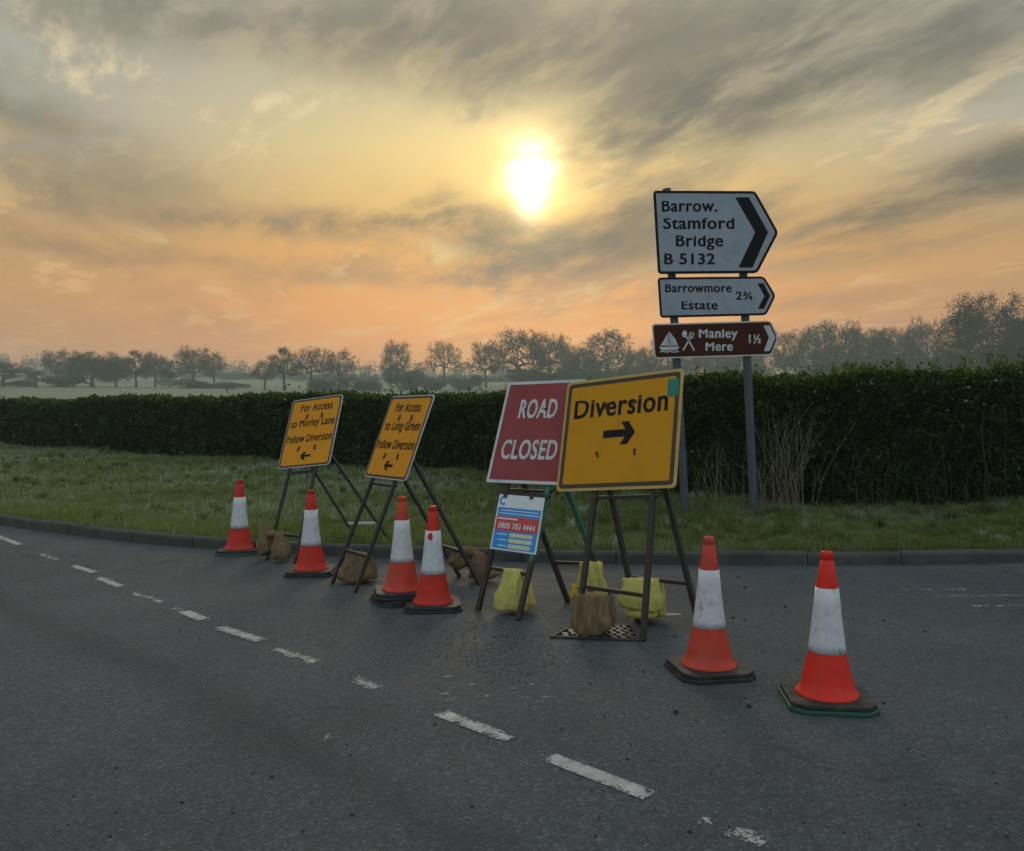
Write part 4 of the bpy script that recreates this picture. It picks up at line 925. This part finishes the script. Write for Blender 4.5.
# ------------------------------------------------------------------ direction signpost
DS = 10.6
def SP(px, py): return ((px - 512) / F * DS, H + (HY - py) / F * DS)
Msp = Matrix(((1, 0, 0, 0), (0, 0, -1, DS), (0, 1, 0, 0), (0, 0, 0, 1)))         # local x right, y up, z toward the viewer
def Zp(px, py): return SP(640 + px / 4.48, 180 + py / 4.48)                          # from an enlarged view of the sign
post_base = Vector((*[(722 - 512) / F * DS], DS + 0.08, 0.15))
sgp = empty('direction_signpost', post_base, 'grey two-legged direction signpost with two white arrow panels and one brown one', 'signpost')
for (b0, t0) in (((687.5, 507), (668, 188)), ((756.5, 520), (742, 205))):
    xb, zb = SP(*b0); xt, zt = SP(*t0)
    mb = MB(); mb.tube([(xb, DS + 0.085, 0.05), (xt, DS + 0.085, zt)], [0.052, 0.052], 16); mb.tube([(xt, DS + 0.085, zt), (xt - 0.001, DS + 0.085, zt + 0.012)], [0.055, 0.05], 16)
    mb.build('post', M['steel'], sgp, smooth=False)
def offset_poly(poly, d):
    n = len(poly); out = []
    for i in range(n):
        p0, p1, p2 = Vector(poly[i - 1]), Vector(poly[i]), Vector(poly[(i + 1) % n])
        e1, e2 = (p1 - p0).normalized(), (p2 - p1).normalized(); n1, n2 = Vector((-e1.y, e1.x)), Vector((-e2.y, e2.x))
        b = (n1 + n2); b /= max(0.3, b.dot(n1)); out.append(tuple(p1 + b * d))
    return out
def round_poly(poly, r, n=4):
    out = []; m = len(poly)
    for i in range(m):
        p0, p1, p2 = Vector(poly[i - 1]), Vector(poly[i]), Vector(poly[(i + 1) % m])
        a = p1 + (p0 - p1).normalized() * r; b = p1 + (p2 - p1).normalized() * r
        for k in range(n + 1):
            t = k / n; out.append(tuple((1 - t) ** 2 * a + 2 * t * (1 - t) * p1 + t * t * b))
    return out
def panel(poly_z, face, border, bw, texts, chev, lett, label, extra=None):
    poly = [Zp(*p) for p in poly_z]           # clockwise in the picture -> make counter-clockwise
    poly = poly[::-1]; poly = round_poly(poly, 0.05)
    pl = MB().prism(poly, Msp, 0.0, 0.006).build('sign_panel', border, sgp, bevel=0.0015); pl['label'] = label
    inn = offset_poly(poly, bw)
    MB().prism(inn, Msp, 0.0062, 0.0075).build('sign_face', face, pl)
    for (body, x0, x1, yb, yc) in texts:
        mb = MB(); a, b = Zp(x0, yb), Zp(x1, yc); put_text(mb, body, a[0], b[0], a[1], b[1] - a[1], Msp, 0.0088, 0.030); mb.build('lettering', lett, pl)
    MB().prism([Zp(*p) for p in chev][::-1], Msp, 0.0077, 0.0088).build('chevron', lett, pl)
    if extra: extra(pl)
    # brackets behind
    xs_ = [p[0] for p in poly]; ys_ = [p[1] for p in poly]; zc = (min(ys_) + max(ys_)) / 2
    for k in (-0.25, 0.25):
        MB().bar((min(xs_) + 0.05, DS + 0.018, zc + k * (max(ys_) - min(ys_))), (max(xs_) - 0.25, DS + 0.018, zc + k * (max(ys_) - min(ys_))), 0.03, 0.03, (0, 0, 1)).build('bracket', M['steel'], pl)
panel([(58, 48), (516, 50), (620, 236), (525, 418), (80, 422)], M['signpost_white'], M['black'], 0.034,
      [('Barrow.', 97, 347, 142, 94), ('Stamford', 103, 422, 220, 171), ('Bridge', 160, 372, 298, 249), ('B 5132', 108, 335, 378, 329)],
      [(425, 78), (487, 78), (573, 235), (503, 393), (440, 393), (515, 235)], M['black'], 'large white arrow panel with black border')
panel([(78, 437), (555, 432), (608, 518), (565, 606), (90, 618)], M['signpost_white'], M['black'], 0.028,
      [('Barrowmore', 112, 410, 503, 467), ('Estate', 185, 348, 580, 544), ('2¾', 428, 503, 537, 500)],
      [(525, 463), (553, 463), (582, 520), (555, 577), (527, 577), (556, 520)], M['black'], 'small white arrow panel with black border')
def icons(pl):
    mb = MB()
    def poly(pts): mb.prism([Zp(*p) for p in pts][::-1], Msp, 0.0077, 0.0088)
    poly([(126, 682), (132, 682), (132, 748), (126, 748)]); poly([(122, 690), (124, 742), (90, 742), (104, 722)]); poly([(135, 684), (160, 716), (170, 742), (135, 742)])
    poly([(84, 748), (176, 746), (166, 762), (96, 764)])
    poly([(88, 768), (104, 765), (118, 769), (134, 765), (150, 769), (174, 765), (174, 770), (150, 774), (134, 770), (118, 774), (104, 770), (88, 773)])
    mb.build('boat_symbol', M['white'], pl); mb = MB()
    def stroke(a, b, wd):
        a, b = Vector(a), Vector(b); d = (b - a).normalized(); n = Vector((-d.y, d.x)) * wd / 2
        mb.prism([Zp(*(a - n)), Zp(*(b - n)), Zp(*(b + n)), Zp(*(a + n))], Msp, 0.0077, 0.0088)
    stroke((243, 764), (206, 700), 7); 
    el = [(199 + 13 * math.cos(t) * 0.8 - 6 * math.sin(t) * 0.6, 690 + 15 * math.sin(t) + 4 * math.cos(t)) for t in np.linspace(0, 2 * math.pi, 13)[:-1]]
    mb.prism([Zp(*p) for p in el][::-1], Msp, 0.0077, 0.0086)
    mb.build('spoon_symbol', M['white'], pl); mb = MB()
    stroke((192, 764), (226, 706), 7); 
    for dx_ in (-9, 0, 9): stroke((226 + dx_ * 0.9, 704 + dx_ * 0.35), (235 + dx_ * 0.9, 682 + dx_ * 0.35), 4)
    stroke((216, 699), (237, 708), 8)
    mb.build('fork_symbol', M['white'], pl)
panel([(52, 645), (585, 630), (620, 705), (590, 786), (64, 801)], M['brown'], M['white'], 0.018,
      [('Manley', 263, 437, 707, 669), ('Mere', 293, 415, 765, 728), ('1½', 487, 541, 731, 692)],
      [(552, 652), (580, 651), (606, 706), (580, 766), (554, 767), (577, 706)], M['white'], 'brown tourist panel with white border', icons)

# ------------------------------------------------------------------ traffic cones
def octagon(hw, cut): return [(-hw + cut, -hw), (hw - cut, -hw), (hw, -hw + cut), (hw, hw - cut), (hw - cut, hw), (-hw + cut, hw), (-hw, hw - cut), (-hw, -hw + cut)]
def lathe(mb, prof, n, c, off=0.0, crumple=0.0, seed=0, mi=0):
    vs = []
    for (z, r) in prof:
        for k in range(n):
            a = 2 * math.pi * k / n
            q = crumple * (math.exp(-((z - 0.17) / 0.08) ** 2) * (math.sin(3 * a + seed + z * 30) * 0.6 + math.sin(5 * a - z * 45 + seed) * 0.4)) if crumple else 0
            vs.append((c[0] + (r + off + q) * math.cos(a), c[1] + (r + off + q) * math.sin(a), c[2] + z))
    fs = []
    for i in range(len(prof) - 1):
        for k in range(n): fs.append((i * n + k, i * n + (k + 1) % n, (i + 1) * n + (k + 1) % n, (i + 1) * n + k))
    mb.add(vs, fs, mi)
CK = 0.89
def cone(px, py, label, rot, red, base_mat, extra_base=False, crumple=0.0, mark=False, lean=(0, 0), top=None):
    c = gp(px, py); root = empty('traffic_cone', c, label, 'traffic cone', 'traffic cones')
    sc_ = 1.0
    z0 = 0.0
    def base(z, r, hw=0.214):
        mb = MB(); Mb = Matrix.Translation((c.x, c.y, z)) @ Matrix.Rotation(r, 4, 'Z')
        mb.prism(octagon(hw, 0.062), Mb, 0.0, 0.022, 1); mb.prism(octagon(hw - 0.010, 0.058), Mb, 0.0225, 0.046, 0)
        mb.build('base', [M['rubber'], base_mat], root, bevel=0.005)
    if extra_base: base(0.0, rot + 0.25); z0 = 0.05
    base(z0, rot)
    cz = (c.x, c.y, z0)
    prof_all = [(0.047, 0.168), (0.056, 0.166), (0.064, 0.158), (0.075, 0.150), (0.12, 0.138), (0.17, 0.1245), (0.22, 0.112), (0.25, 0.105), (0.30, 0.0945), (0.36, 0.0855), (0.42, 0.0775), (0.50, 0.0685), (0.585, 0.0590), (0.64, 0.0525), (0.70, 0.0455), (0.705, 0.0375), (0.713, 0.0365), (0.718, 0.0425), (0.742, 0.0400), (0.75, 0.0365), (0.75, 0.012)]
    prof_all = [(z_, r_ * (1 - 0.16 * min(1, max(0, (z_ - 0.585) / 0.10)))) for z_, r_ in prof_all]
    prof_all = [(z_ * 1.018, r_ * (CK + 0.03 * (z_ < 0.07))) for z_, r_ in prof_all]
    mb = MB(); lathe(mb, prof_all, 40, cz, 0, crumple, px)
    mb.build('cone_shell', red, root, smooth=True)
    slv = [(0.262, 0.1025), (0.262, 0.1045), (0.30, 0.0965), (0.36, 0.0875), (0.42, 0.0795), (0.50, 0.0705), (0.583, 0.0612), (0.583, 0.059)]; slv = [(z_, r_ * CK + 0.001) for z_, r_ in slv]
    mb = MB(); lathe(mb, slv, 40, cz, 0.0012); mb.build('reflective_sleeve', M['sleeve'], root, smooth=True)
    if mark:
        a0 = math.atan2(-c.y, -c.x) - 0.35; vs = []; n = 10
        Mm = Matrix.Translation((c.x, c.y, z0 + 0.535)) @ Matrix.Rotation(a0, 4, 'Z') @ Matrix.Rotation(R(90 - 6), 4, 'Y')
        mb = MB(); mb.prism([(0.028 * math.cos(t) * (1 + .25 * math.sin(3 * t)), 0.020 * math.sin(t)) for t in np.linspace(0, 2 * math.pi, 13)[:-1]], Mm, 0.0585, 0.0645)
        mb.build('patch', M['cone_red'], root)
    root.scale = (sc_,) * 3
    if lean != (0, 0): root.rotation_euler = (lean[0], lean[1], 0)
    return root
cone(239.5, 552.5, 'red and white traffic cone on pale green base, farthest left near the kerb', 0.1, M['cone_red'], M['rubber_green'])
cone(311, 573.5, 'traffic cone with dented skirt in front of the Morley Lane sign', 0.05, M['cone_red'], M['rubber'], crumple=0.006)
cone(402, 601, 'traffic cone raised on two stacked black bases', 0.2, M['cone_faded'], M['rubber'], extra_base=True)
cone(433, 607.5, 'traffic cone with a red mark on its white sleeve', 0.12, M['cone_red'], M['rubber'], mark=True)
cone(709, 672, 'traffic cone with faded red skirt just right of the Diversion sign', 0.16, M['cone_faded'], M['rubber'])
cone(827, 702, 'bright red and white traffic cone, nearest one, its black base edged green', -0.12, M['cone_bright'], M['rubber_green'])

# ------------------------------------------------------------------ sandbags
def pouch(bm, top, yaw, w0, w1, h, d, seed=0.0, swing=0.0, pleat=0.22, skew=0.0, round_=0.28, top_th=0.34):
    """one filled half of a sandbag hanging down from a bar: gathered at the top, full at the bottom"""
    uu_ = Vector((math.cos(yaw), math.sin(yaw), 0)); nn_ = Vector((math.sin(yaw), -math.cos(yaw), 0)); rows, n = 26, 48; ring = []
    for i in range(rows + 1):
        t = i / rows; e = min(1.0, t * 1.35); sm_ = e * e * (3 - 2 * e); hw = (w0 + (w1 - w0) * sm_) / 2
        th = d / 2 * (top_th + (1 - top_th) * math.sin(min(1.0, t / 0.72) * math.pi / 2) ** 1.3)
        if t > 1 - round_:
            q = (t - (1 - round_)) / round_; f_ = max(0.02, 1 - q ** 2.6) ** 0.5; hw *= 0.22 + 0.78 * f_; th *= max(0.05, f_)
        if t < 0.06: th *= 0.5 + t / 0.12; hw *= 0.96 + t * 0.6
        hw *= 1 + 0.05 * math.sin(t * 9 + seed); cz = -h * t; co = swing * t ** 1.3
        row = []
        for k in range(n):
            a = 2 * math.pi * k / n; ca, sa = math.cos(a), math.sin(a)
            x_ = hw * math.copysign(abs(ca) ** 0.72, ca); y_ = th * math.copysign(abs(sa) ** 0.8, sa)
            g_ = pleat * (1 - 0.75 * t) * (math.sin(x_ / w0 * 15 + seed + 2.2 * math.sin(t * 3 + seed)) * 0.6 + math.sin(x_ / w0 * 27 - seed * 2 + 3 * t) * 0.4)
            y_ *= 1 + g_; zz = cz - 0.012 * math.sin(x_ / w0 * 5 + seed * 3) * t
            p = Vector(top) + uu_ * (x_ + skew * t) + nn_ * (y_ + co) + Vector((0, 0, zz)); row.append(bm.verts.new(p))
        ring.append(row)
    for i in range(rows):
        for k in range(n): bm.faces.new((ring[i][k], ring[i + 1][k], ring[i + 1][(k + 1) % n], ring[i][(k + 1) % n]))
    bm.faces.new(ring[0]); bm.faces.new(ring[-1][::-1])
def sandbag(label, D, ells, material, seed, fold=0.006, cordpts=None, vox=0.0055, pouches=(), smooth=3, flap=None):
    """ells: (px, py, rx_px, rz_px, depth offset, depth radius, boxiness); pouches: (px, py, depth offset, yaw, w0, w1, h, d, options)"""
    bm = bmesh.new()
    for (px, py, rx, rz, dy_, ry, ex) in ells:
        d_ = D + dy_; c = at(px, py, d_); ax, az = rx / F * d_, rz / F * d_
        r = bmesh.ops.create_uvsphere(bm, u_segments=24, v_segments=16, radius=1.0)
        for v_ in r['verts']:
            x_, y_, z_ = v_.co; m_ = max(abs(x_), abs(y_), abs(z_)); k_ = 1 + (1 / max(m_, 1e-6) - 1) * ex
            v_.co = Vector((c.x + x_ * ax * k_, c.y + y_ * ry * k_, c.z + z_ * az * k_))
    for (px, py, dy_, yaw, w0, w1, h, d, kw) in pouches: pouch(bm, at(px, py, D + dy_), yaw, w0, w1, h, d, **kw)
    zmin = min(v_.co.z for v_ in bm.verts); xm = sum(v_.co.x for v_ in bm.verts) / len(bm.verts)
    org = Vector((xm, D, max(0.0, zmin)))
    for v_ in bm.verts:
        z_ = v_.co.z
        if z_ < 0.03: v_.co.z = 0.004 + max(0, z_ + 0.12) * 0.026 / 0.15      # squashed where it rests on the road
        v_.co -= org
    me = bpy.data.meshes.new('sandbag'); bm.to_mesh(me); bm.free()
    o = bpy.data.objects.new('sandbag', me); COL.objects.link(o); o.location = org; ORIGIN[o] = org
    rm = o.modifiers.new('r', 'REMESH'); rm.mode = 'VOXEL'; rm.voxel_size = vox
    sm = o.modifiers.new('s', 'SMOOTH'); sm.iterations = smooth; sm.factor = 0.5
    dg = bpy.context.evaluated_depsgraph_get(); dg.update(); me2 = bpy.data.meshes.new_from_object(o.evaluated_get(dg)); o.modifiers.clear(); o.data = me2
    me2.name = 'sandbag'; nv = len(me2.vertices)
    nrm = [v_.normal.copy() for v_ in me2.vertices]; zs = [v_.co.z for v_ in me2.vertices]; z0_, z1_ = min(zs), max(zs)
    for v_, nn in zip(me2.vertices, nrm):
        c = v_.co; t = (c.z - z0_) / (z1_ - z0_)
        ph = mnoise.noise(Vector((c.x * 8, c.y * 8, c.z * 3 + seed))) * 2.6
        pl_ = math.sin((c.x + c.y * 0.7) * 95 + ph + seed) * 0.6 + math.sin((c.x * 0.8 - c.y) * 150 + ph * 2 - c.z * 14) * 0.4
        cr = mnoise.noise(Vector((c.x * 26 + seed, c.y * 26, c.z * 15)))
        rdg = 1 - abs(mnoise.noise(Vector((c.x * 13 + c.z * 7, c.y * 13 + seed, c.z * 8 - c.x * 6)))) * 3.2
        v_.co = c + nn * fold * 0.75 * (pl_ * (0.2 + 0.8 * t) + cr * 0.7 + max(0, rdg) * 0.8 - 0.3)
        if v_.co.z + org.z < 0.003: v_.co.z = 0.003 - org.z
    me2.materials.clear(); me2.materials.append(material)
    me2.polygons.foreach_set('use_smooth', [True] * len(me2.polygons)); me2.update()
    tag(o, label, 'sandbag', 'sandbags weighing down the sign frames')
    if cordpts:
        mb = MB(); pts_ = [at(px, py, D + dd) for (px, py, dd) in cordpts]; mb.tube(pts_, [0.006] * len(pts_), 6); mb.build('drawstring', M['cord'], o, smooth=True)
    if flap:
        px, py, dy_, yaw, w0, w1, h, d = flap; b2 = bmesh.new(); pouch(b2, at(px, py, D + dy_), yaw, w0, w1, h, d, seed=2.0)
        for v_ in b2.verts: v_.co -= org
        m3 = bpy.data.meshes.new('flap'); b2.to_mesh(m3); b2.free(); m3.materials.append(M['orange_bag']); m3.polygons.foreach_set('use_smooth', [True] * len(m3.polygons))
        link(bpy.data.objects.new('flap', m3), o)
    return o
sandbag('brown hessian sandbag with tied neck slung on the Morley Lane sign leg', 8.42,
        [(272, 534, 6, 4, 0.02, 0.06, 0)], M['hessian'], 1.0, 0.006, [(273, 536, -0.06), (277, 537, -0.09), (282, 537, -0.06)],
        pouches=[(266, 524, 0.07, 0.1, 0.09, 0.17, 0.31, 0.16, dict(seed=1.0, skew=-0.01)), (279, 532, -0.05, -0.1, 0.08, 0.19, 0.285, 0.19, dict(seed=4.0, skew=0.035, top_th=0.4))])
sandbag('wide brown hessian sandbag draped on the front of the Long Green sign', 7.30,
        [(360, 556, 11, 4, 0.03, 0.07, 0), (344, 574, 6, 7, -0.02, 0.07, 0)], M['hessian'], 4.0, 0.008, [(341, 582, -0.09), (340, 588, -0.11), (344, 590, -0.12), (338, 591, -0.11)],
        pouches=[(356, 552, 0.0, -0.25, 0.17, 0.29, 0.29, 0.20, dict(seed=2.5, skew=-0.02, pleat=0.3)), (366, 553, 0.12, -0.25, 0.12, 0.19, 0.27, 0.16, dict(seed=5.0, skew=0.01, pleat=0.3))])
sandbag('slumped brown sandbag between the rear Long Green leg and the notice', 7.40,
        [(470, 552, 9, 5, 0.04, 0.07, 0), (493, 574, 8, 3, -0.02, 0.05, 0), (452, 561, 5, 4, 0.04, 0.06, 0)], M['hessian'], 7.0, 0.008,
        pouches=[(464, 546, 0.08, 0.15, 0.16, 0.24, 0.19, 0.18, dict(seed=3.0, skew=-0.02, pleat=0.3)), (478, 552, 0.0, -0.3, 0.12, 0.22, 0.265, 0.18, dict(seed=6.0, skew=0.045, pleat=0.3))])
sandbag('yellow sandbag hanging under the blue notice, tall and narrow', 6.22, [], M['yellow_bag'], 2.0, 0.006,
        pouches=[(514, 569, -0.02, -0.35, 0.15, 0.25, 0.315, 0.15, dict(seed=1.2, skew=-0.03, round_=0.12, pleat=0.3)), (516, 569, 0.09, -0.35, 0.13, 0.22, 0.29, 0.12, dict(seed=4.4, skew=0.05, round_=0.15))])
sandbag('rounded yellow sandbag with orange flap on the rear bar of ROAD CLOSED', 6.55, [(590, 569, 11, 6, 0.02, 0.07, 0)], M['yellow_bag'], 3.0, 0.007,
        [(577, 588, -0.10), (590, 591, -0.135), (603, 587, -0.12)],
        pouches=[(591, 562, -0.03, 0.1, 0.17, 0.25, 0.31, 0.19, dict(seed=1.9, top_th=0.55, pleat=0.25))], flap=(576, 584, -0.05, 0.2, 0.07, 0.10, 0.125, 0.08))
sandbag('brown cloth sandbag hanging flat over the front bar of the Diversion frame', 5.60, [], M['hessian'], 5.0, 0.004,
        [(575, 634, -0.05), (571, 638, -0.07), (566, 640, -0.06), (572, 641, -0.08)],
        pouches=[(591, 594, -0.06, -0.18, 0.22, 0.27, 0.272, 0.14, dict(seed=0.7, pleat=0.85, round_=0.46, swing=0.03, top_th=0.36)), (603, 595, 0.06, -0.25, 0.16, 0.18, 0.225, 0.08, dict(seed=2.7, pleat=0.3))])
sandbag('yellow sandbag folded over the rear bar of the Diversion frame', 5.93, [(641, 613, 17, 5.5, -0.03, 0.09, 0.2)], M['yellow_bag'], 6.0, 0.006,
        pouches=[(641, 578, -0.03, -0.12, 0.25, 0.31, 0.22, 0.15, dict(seed=2.2, round_=0.14, pleat=0.2, swing=0.02)), (652, 580, 0.08, -0.3, 0.17, 0.2, 0.275, 0.11, dict(seed=5.2, round_=0.2))])

# ------------------------------------------------------------------ drain grate, markings, debris
c = gp(600, 634); gr = empty('drain_grate', c, 'iron drain grate set in the road beneath the Diversion frame', 'drain grate')
A, B, C_, D_ = gp(573, 626.5), gp(631, 626.5), gp(643, 642), gp(549, 638)
def GQ(a, b, z): p = A.lerp(B, a).lerp(D_.lerp(C_, a), b); return Vector((p.x, p.y, z))
mb = MB(); mb.add([GQ(0, 0, .004), GQ(1, 0, .004), GQ(1, 1, .004), GQ(0, 1, .004)], [(0, 3, 2, 1)]); mb.build('pit_shade', M['pit_shade'], gr)  # flat black sheet under the bars, the drain's inner shade put into colour
mb = MB()
for (a0, b0, a1, b1) in ((0, 0, 1, .05), (0, .95, 1, 1), (0, .05, .04, .95), (.96, .05, 1, .95)):
    mb.hexa([GQ(a0, b0, .005), GQ(a0, b1, .005), GQ(a1, b1, .005), GQ(a1, b0, .005), GQ(a0, b0, .014), GQ(a0, b1, .014), GQ(a1, b1, .014), GQ(a1, b0, .014)])
mb.build('frame', M['frame_iron'], gr)
mb = MB(); NB = 8
for i in range(NB):
    for j in range(6):
        a0, b0 = 0.06 + i * 0.88 / NB, 0.08 + j * 0.86 / 6; sh_ = 0.045 * (j % 2)
        a0 += sh_; a1, b1 = min(0.95, a0 + 0.062), b0 + 0.10
        mb.hexa([GQ(a0, b0, .006), GQ(a0 + .02, b1, .006), GQ(a1 + .02, b1, .006), GQ(a1, b0, .006), GQ(a0, b0, .013), GQ(a0 + .02, b1, .013), GQ(a1 + .02, b1, .013), GQ(a1, b0, .013)])
mb.build('grating', M['iron'], gr)

DASH = [(-30, 529, -8, 536, 0.0), (-4, 536, 20, 545, 0.08), (38, 553.5, 58, 560.5, 0.0), (72, 566, 95, 573, 0.08), (98, 577.5, 121, 587, 0.08), (131, 592.5, 164, 603, 0.0),
        (171, 607.5, 186, 612, -0.02), (183, 611.5, 204, 620, 0.12), (219, 627.5, 261, 641, 0.10), (274, 648.5, 318, 663.5, 0.04), (352, 678, 380, 690.5, 0.04),
        (440, 713.5, 511, 739.5, 0.08), (549, 757.5, 650, 796.5, 0.12), (698, 818, 720, 826, -0.02), (730, 830.5, 766, 843, 0.06), (322, 735, 334, 738.5, -0.02)]
Vm, Fm, Am = [], [], []
for (x0, y0, x1, y1, wear) in DASH:
    p, q_ = gp(x0, y0), gp(x1, y1); d = (q_ - p).normalized(); n2 = Vector((-d.y, d.x, 0)); hw = 0.047; L = (q_ - p).length; k = max(2, int(L / 0.05)); b = len(Vm)
    for i in range(k + 1):
        for s_ in (-1, 0, 1):
            e = p + d * L * i / k + n2 * hw * s_; Vm.append((e.x, e.y, 0.004)); Am.append(wear - (0.12 if (s_ != 0 or i in (0, k)) else 0) - 0.03)
    for i in range(k):
        for s_ in (0, 1): Fm.append((b + i * 3 + s_, b + i * 3 + s_ + 1, b + i * 3 + s_ + 4, b + i * 3 + s_ + 3))
# flecks of an older line
for _ in range(26):
    p = gp(random.uniform(440, 560), random.uniform(676, 702)); s_ = random.uniform(0.01, 0.035); b = len(Vm)
    Vm += [(p.x - s_, p.y - s_ * .6, .004), (p.x + s_, p.y - s_ * .4, .004), (p.x + s_ * .7, p.y + s_ * .6, .004), (p.x - s_ * .8, p.y + s_ * .5, .004)]; Am += [-0.11] * 4; Fm.append((b, b + 1, b + 2, b + 3))
for (xx_, yy_, l_, wd_) in ((662, 615, 0.14, 0.05), (985, 596, 0.4, 0.05), (930, 590, 0.3, 0.04), (1010, 606, 0.3, 0.05)):
    p = gp(xx_, yy_); b = len(Vm); Vm += [(p.x - l_, p.y - wd_, .004), (p.x + l_, p.y - wd_ * .3, .004), (p.x + l_, p.y + wd_ * .8, .004), (p.x - l_, p.y + wd_ * .4, .004)]; Am += [0.02 if xx_ < 700 else -0.10] * 4; Fm.append((b, b + 1, b + 2, b + 3))
Fm = [f if (Vector(Vm[f[1]]) - Vector(Vm[f[0]])).cross(Vector(Vm[f[2]]) - Vector(Vm[f[0]])).z > 0 else f[::-1] for f in Fm]
tag(npmesh('road_marking', Vm, Fm, M['paint'], Am), 'worn white broken line crossing the tarmac', 'road marking', kind='structure')

mb = MB(); rs = random.Random(5)
def clod(p, s_):
    vs = []
    for (a, b, c_) in ((-1, -1, 0), (1, -1, 0), (1, 1, 0), (-1, 1, 0), (-.6, -.6, 1), (.6, -.6, 1), (.6, .6, 1), (-.6, .6, 1)):
        vs.append((p.x + (a + rs.uniform(-.4, .4)) * s_, p.y + (b + rs.uniform(-.4, .4)) * s_, max(0.0, c_ * s_ * rs.uniform(.6, 1.2))))
    mb.hexa(vs)
for _ in range(520):
    clod(gp(rs.gauss(500, 45), rs.gauss(650, 16)), rs.uniform(0.0015, 0.0048))
for _ in range(300):
    clod(gp(rs.uniform(60, 1020), rs.uniform(565, 840)), abs(rs.gauss(0, 0.0022)) + 0.0015)
for (px, py, s_) in ((733, 618, .02), (785, 607, .018), (676, 713, .022), (675, 637, .014), (650, 620, .016), (884, 621, .016), (925, 632, .014), (884, 704, .014), (798, 661, .01), (738, 578, .02), (745, 588, .02), (745, 620, .02), (590, 684, .012), (748, 707, .02)):
    clod(gp(px, py), s_ * 0.62)
tag(mb.build('gravel', M['stone']), 'dark grit and small clods scattered over the tarmac', 'gravel', kind='stuff')

# ------------------------------------------------------------------ haze over the fields
hz = MB(); s_ = 640 * FAR; hz.hexa([(-s_, -s_, -1.3), (s_, -s_, -1.3), (s_, s_, -1.3), (-s_, s_, -1.3), (-s_, -s_, 57), (s_, -s_, 57), (s_, s_, 57), (-s_, s_, 57)])
hm = bpy.data.materials.new('haze_air'); hm.use_nodes = True; t = NT(hm.node_tree)
pv = t.n('ShaderNodeVolumePrincipled'); pv.inputs['Color'].default_value = (0.74, 0.88, 0.86, 1); pv.inputs['Density'].default_value = HAZE_DENSITY; pv.inputs['Anisotropy'].default_value = 0.15
o_ = t.n('ShaderNodeOutputMaterial'); t.t.links.new(pv.outputs[0], o_.inputs['Volume'])
tag(hz.build('haze', hm), 'thin grey morning mist lying over the fields', 'haze', kind='stuff')
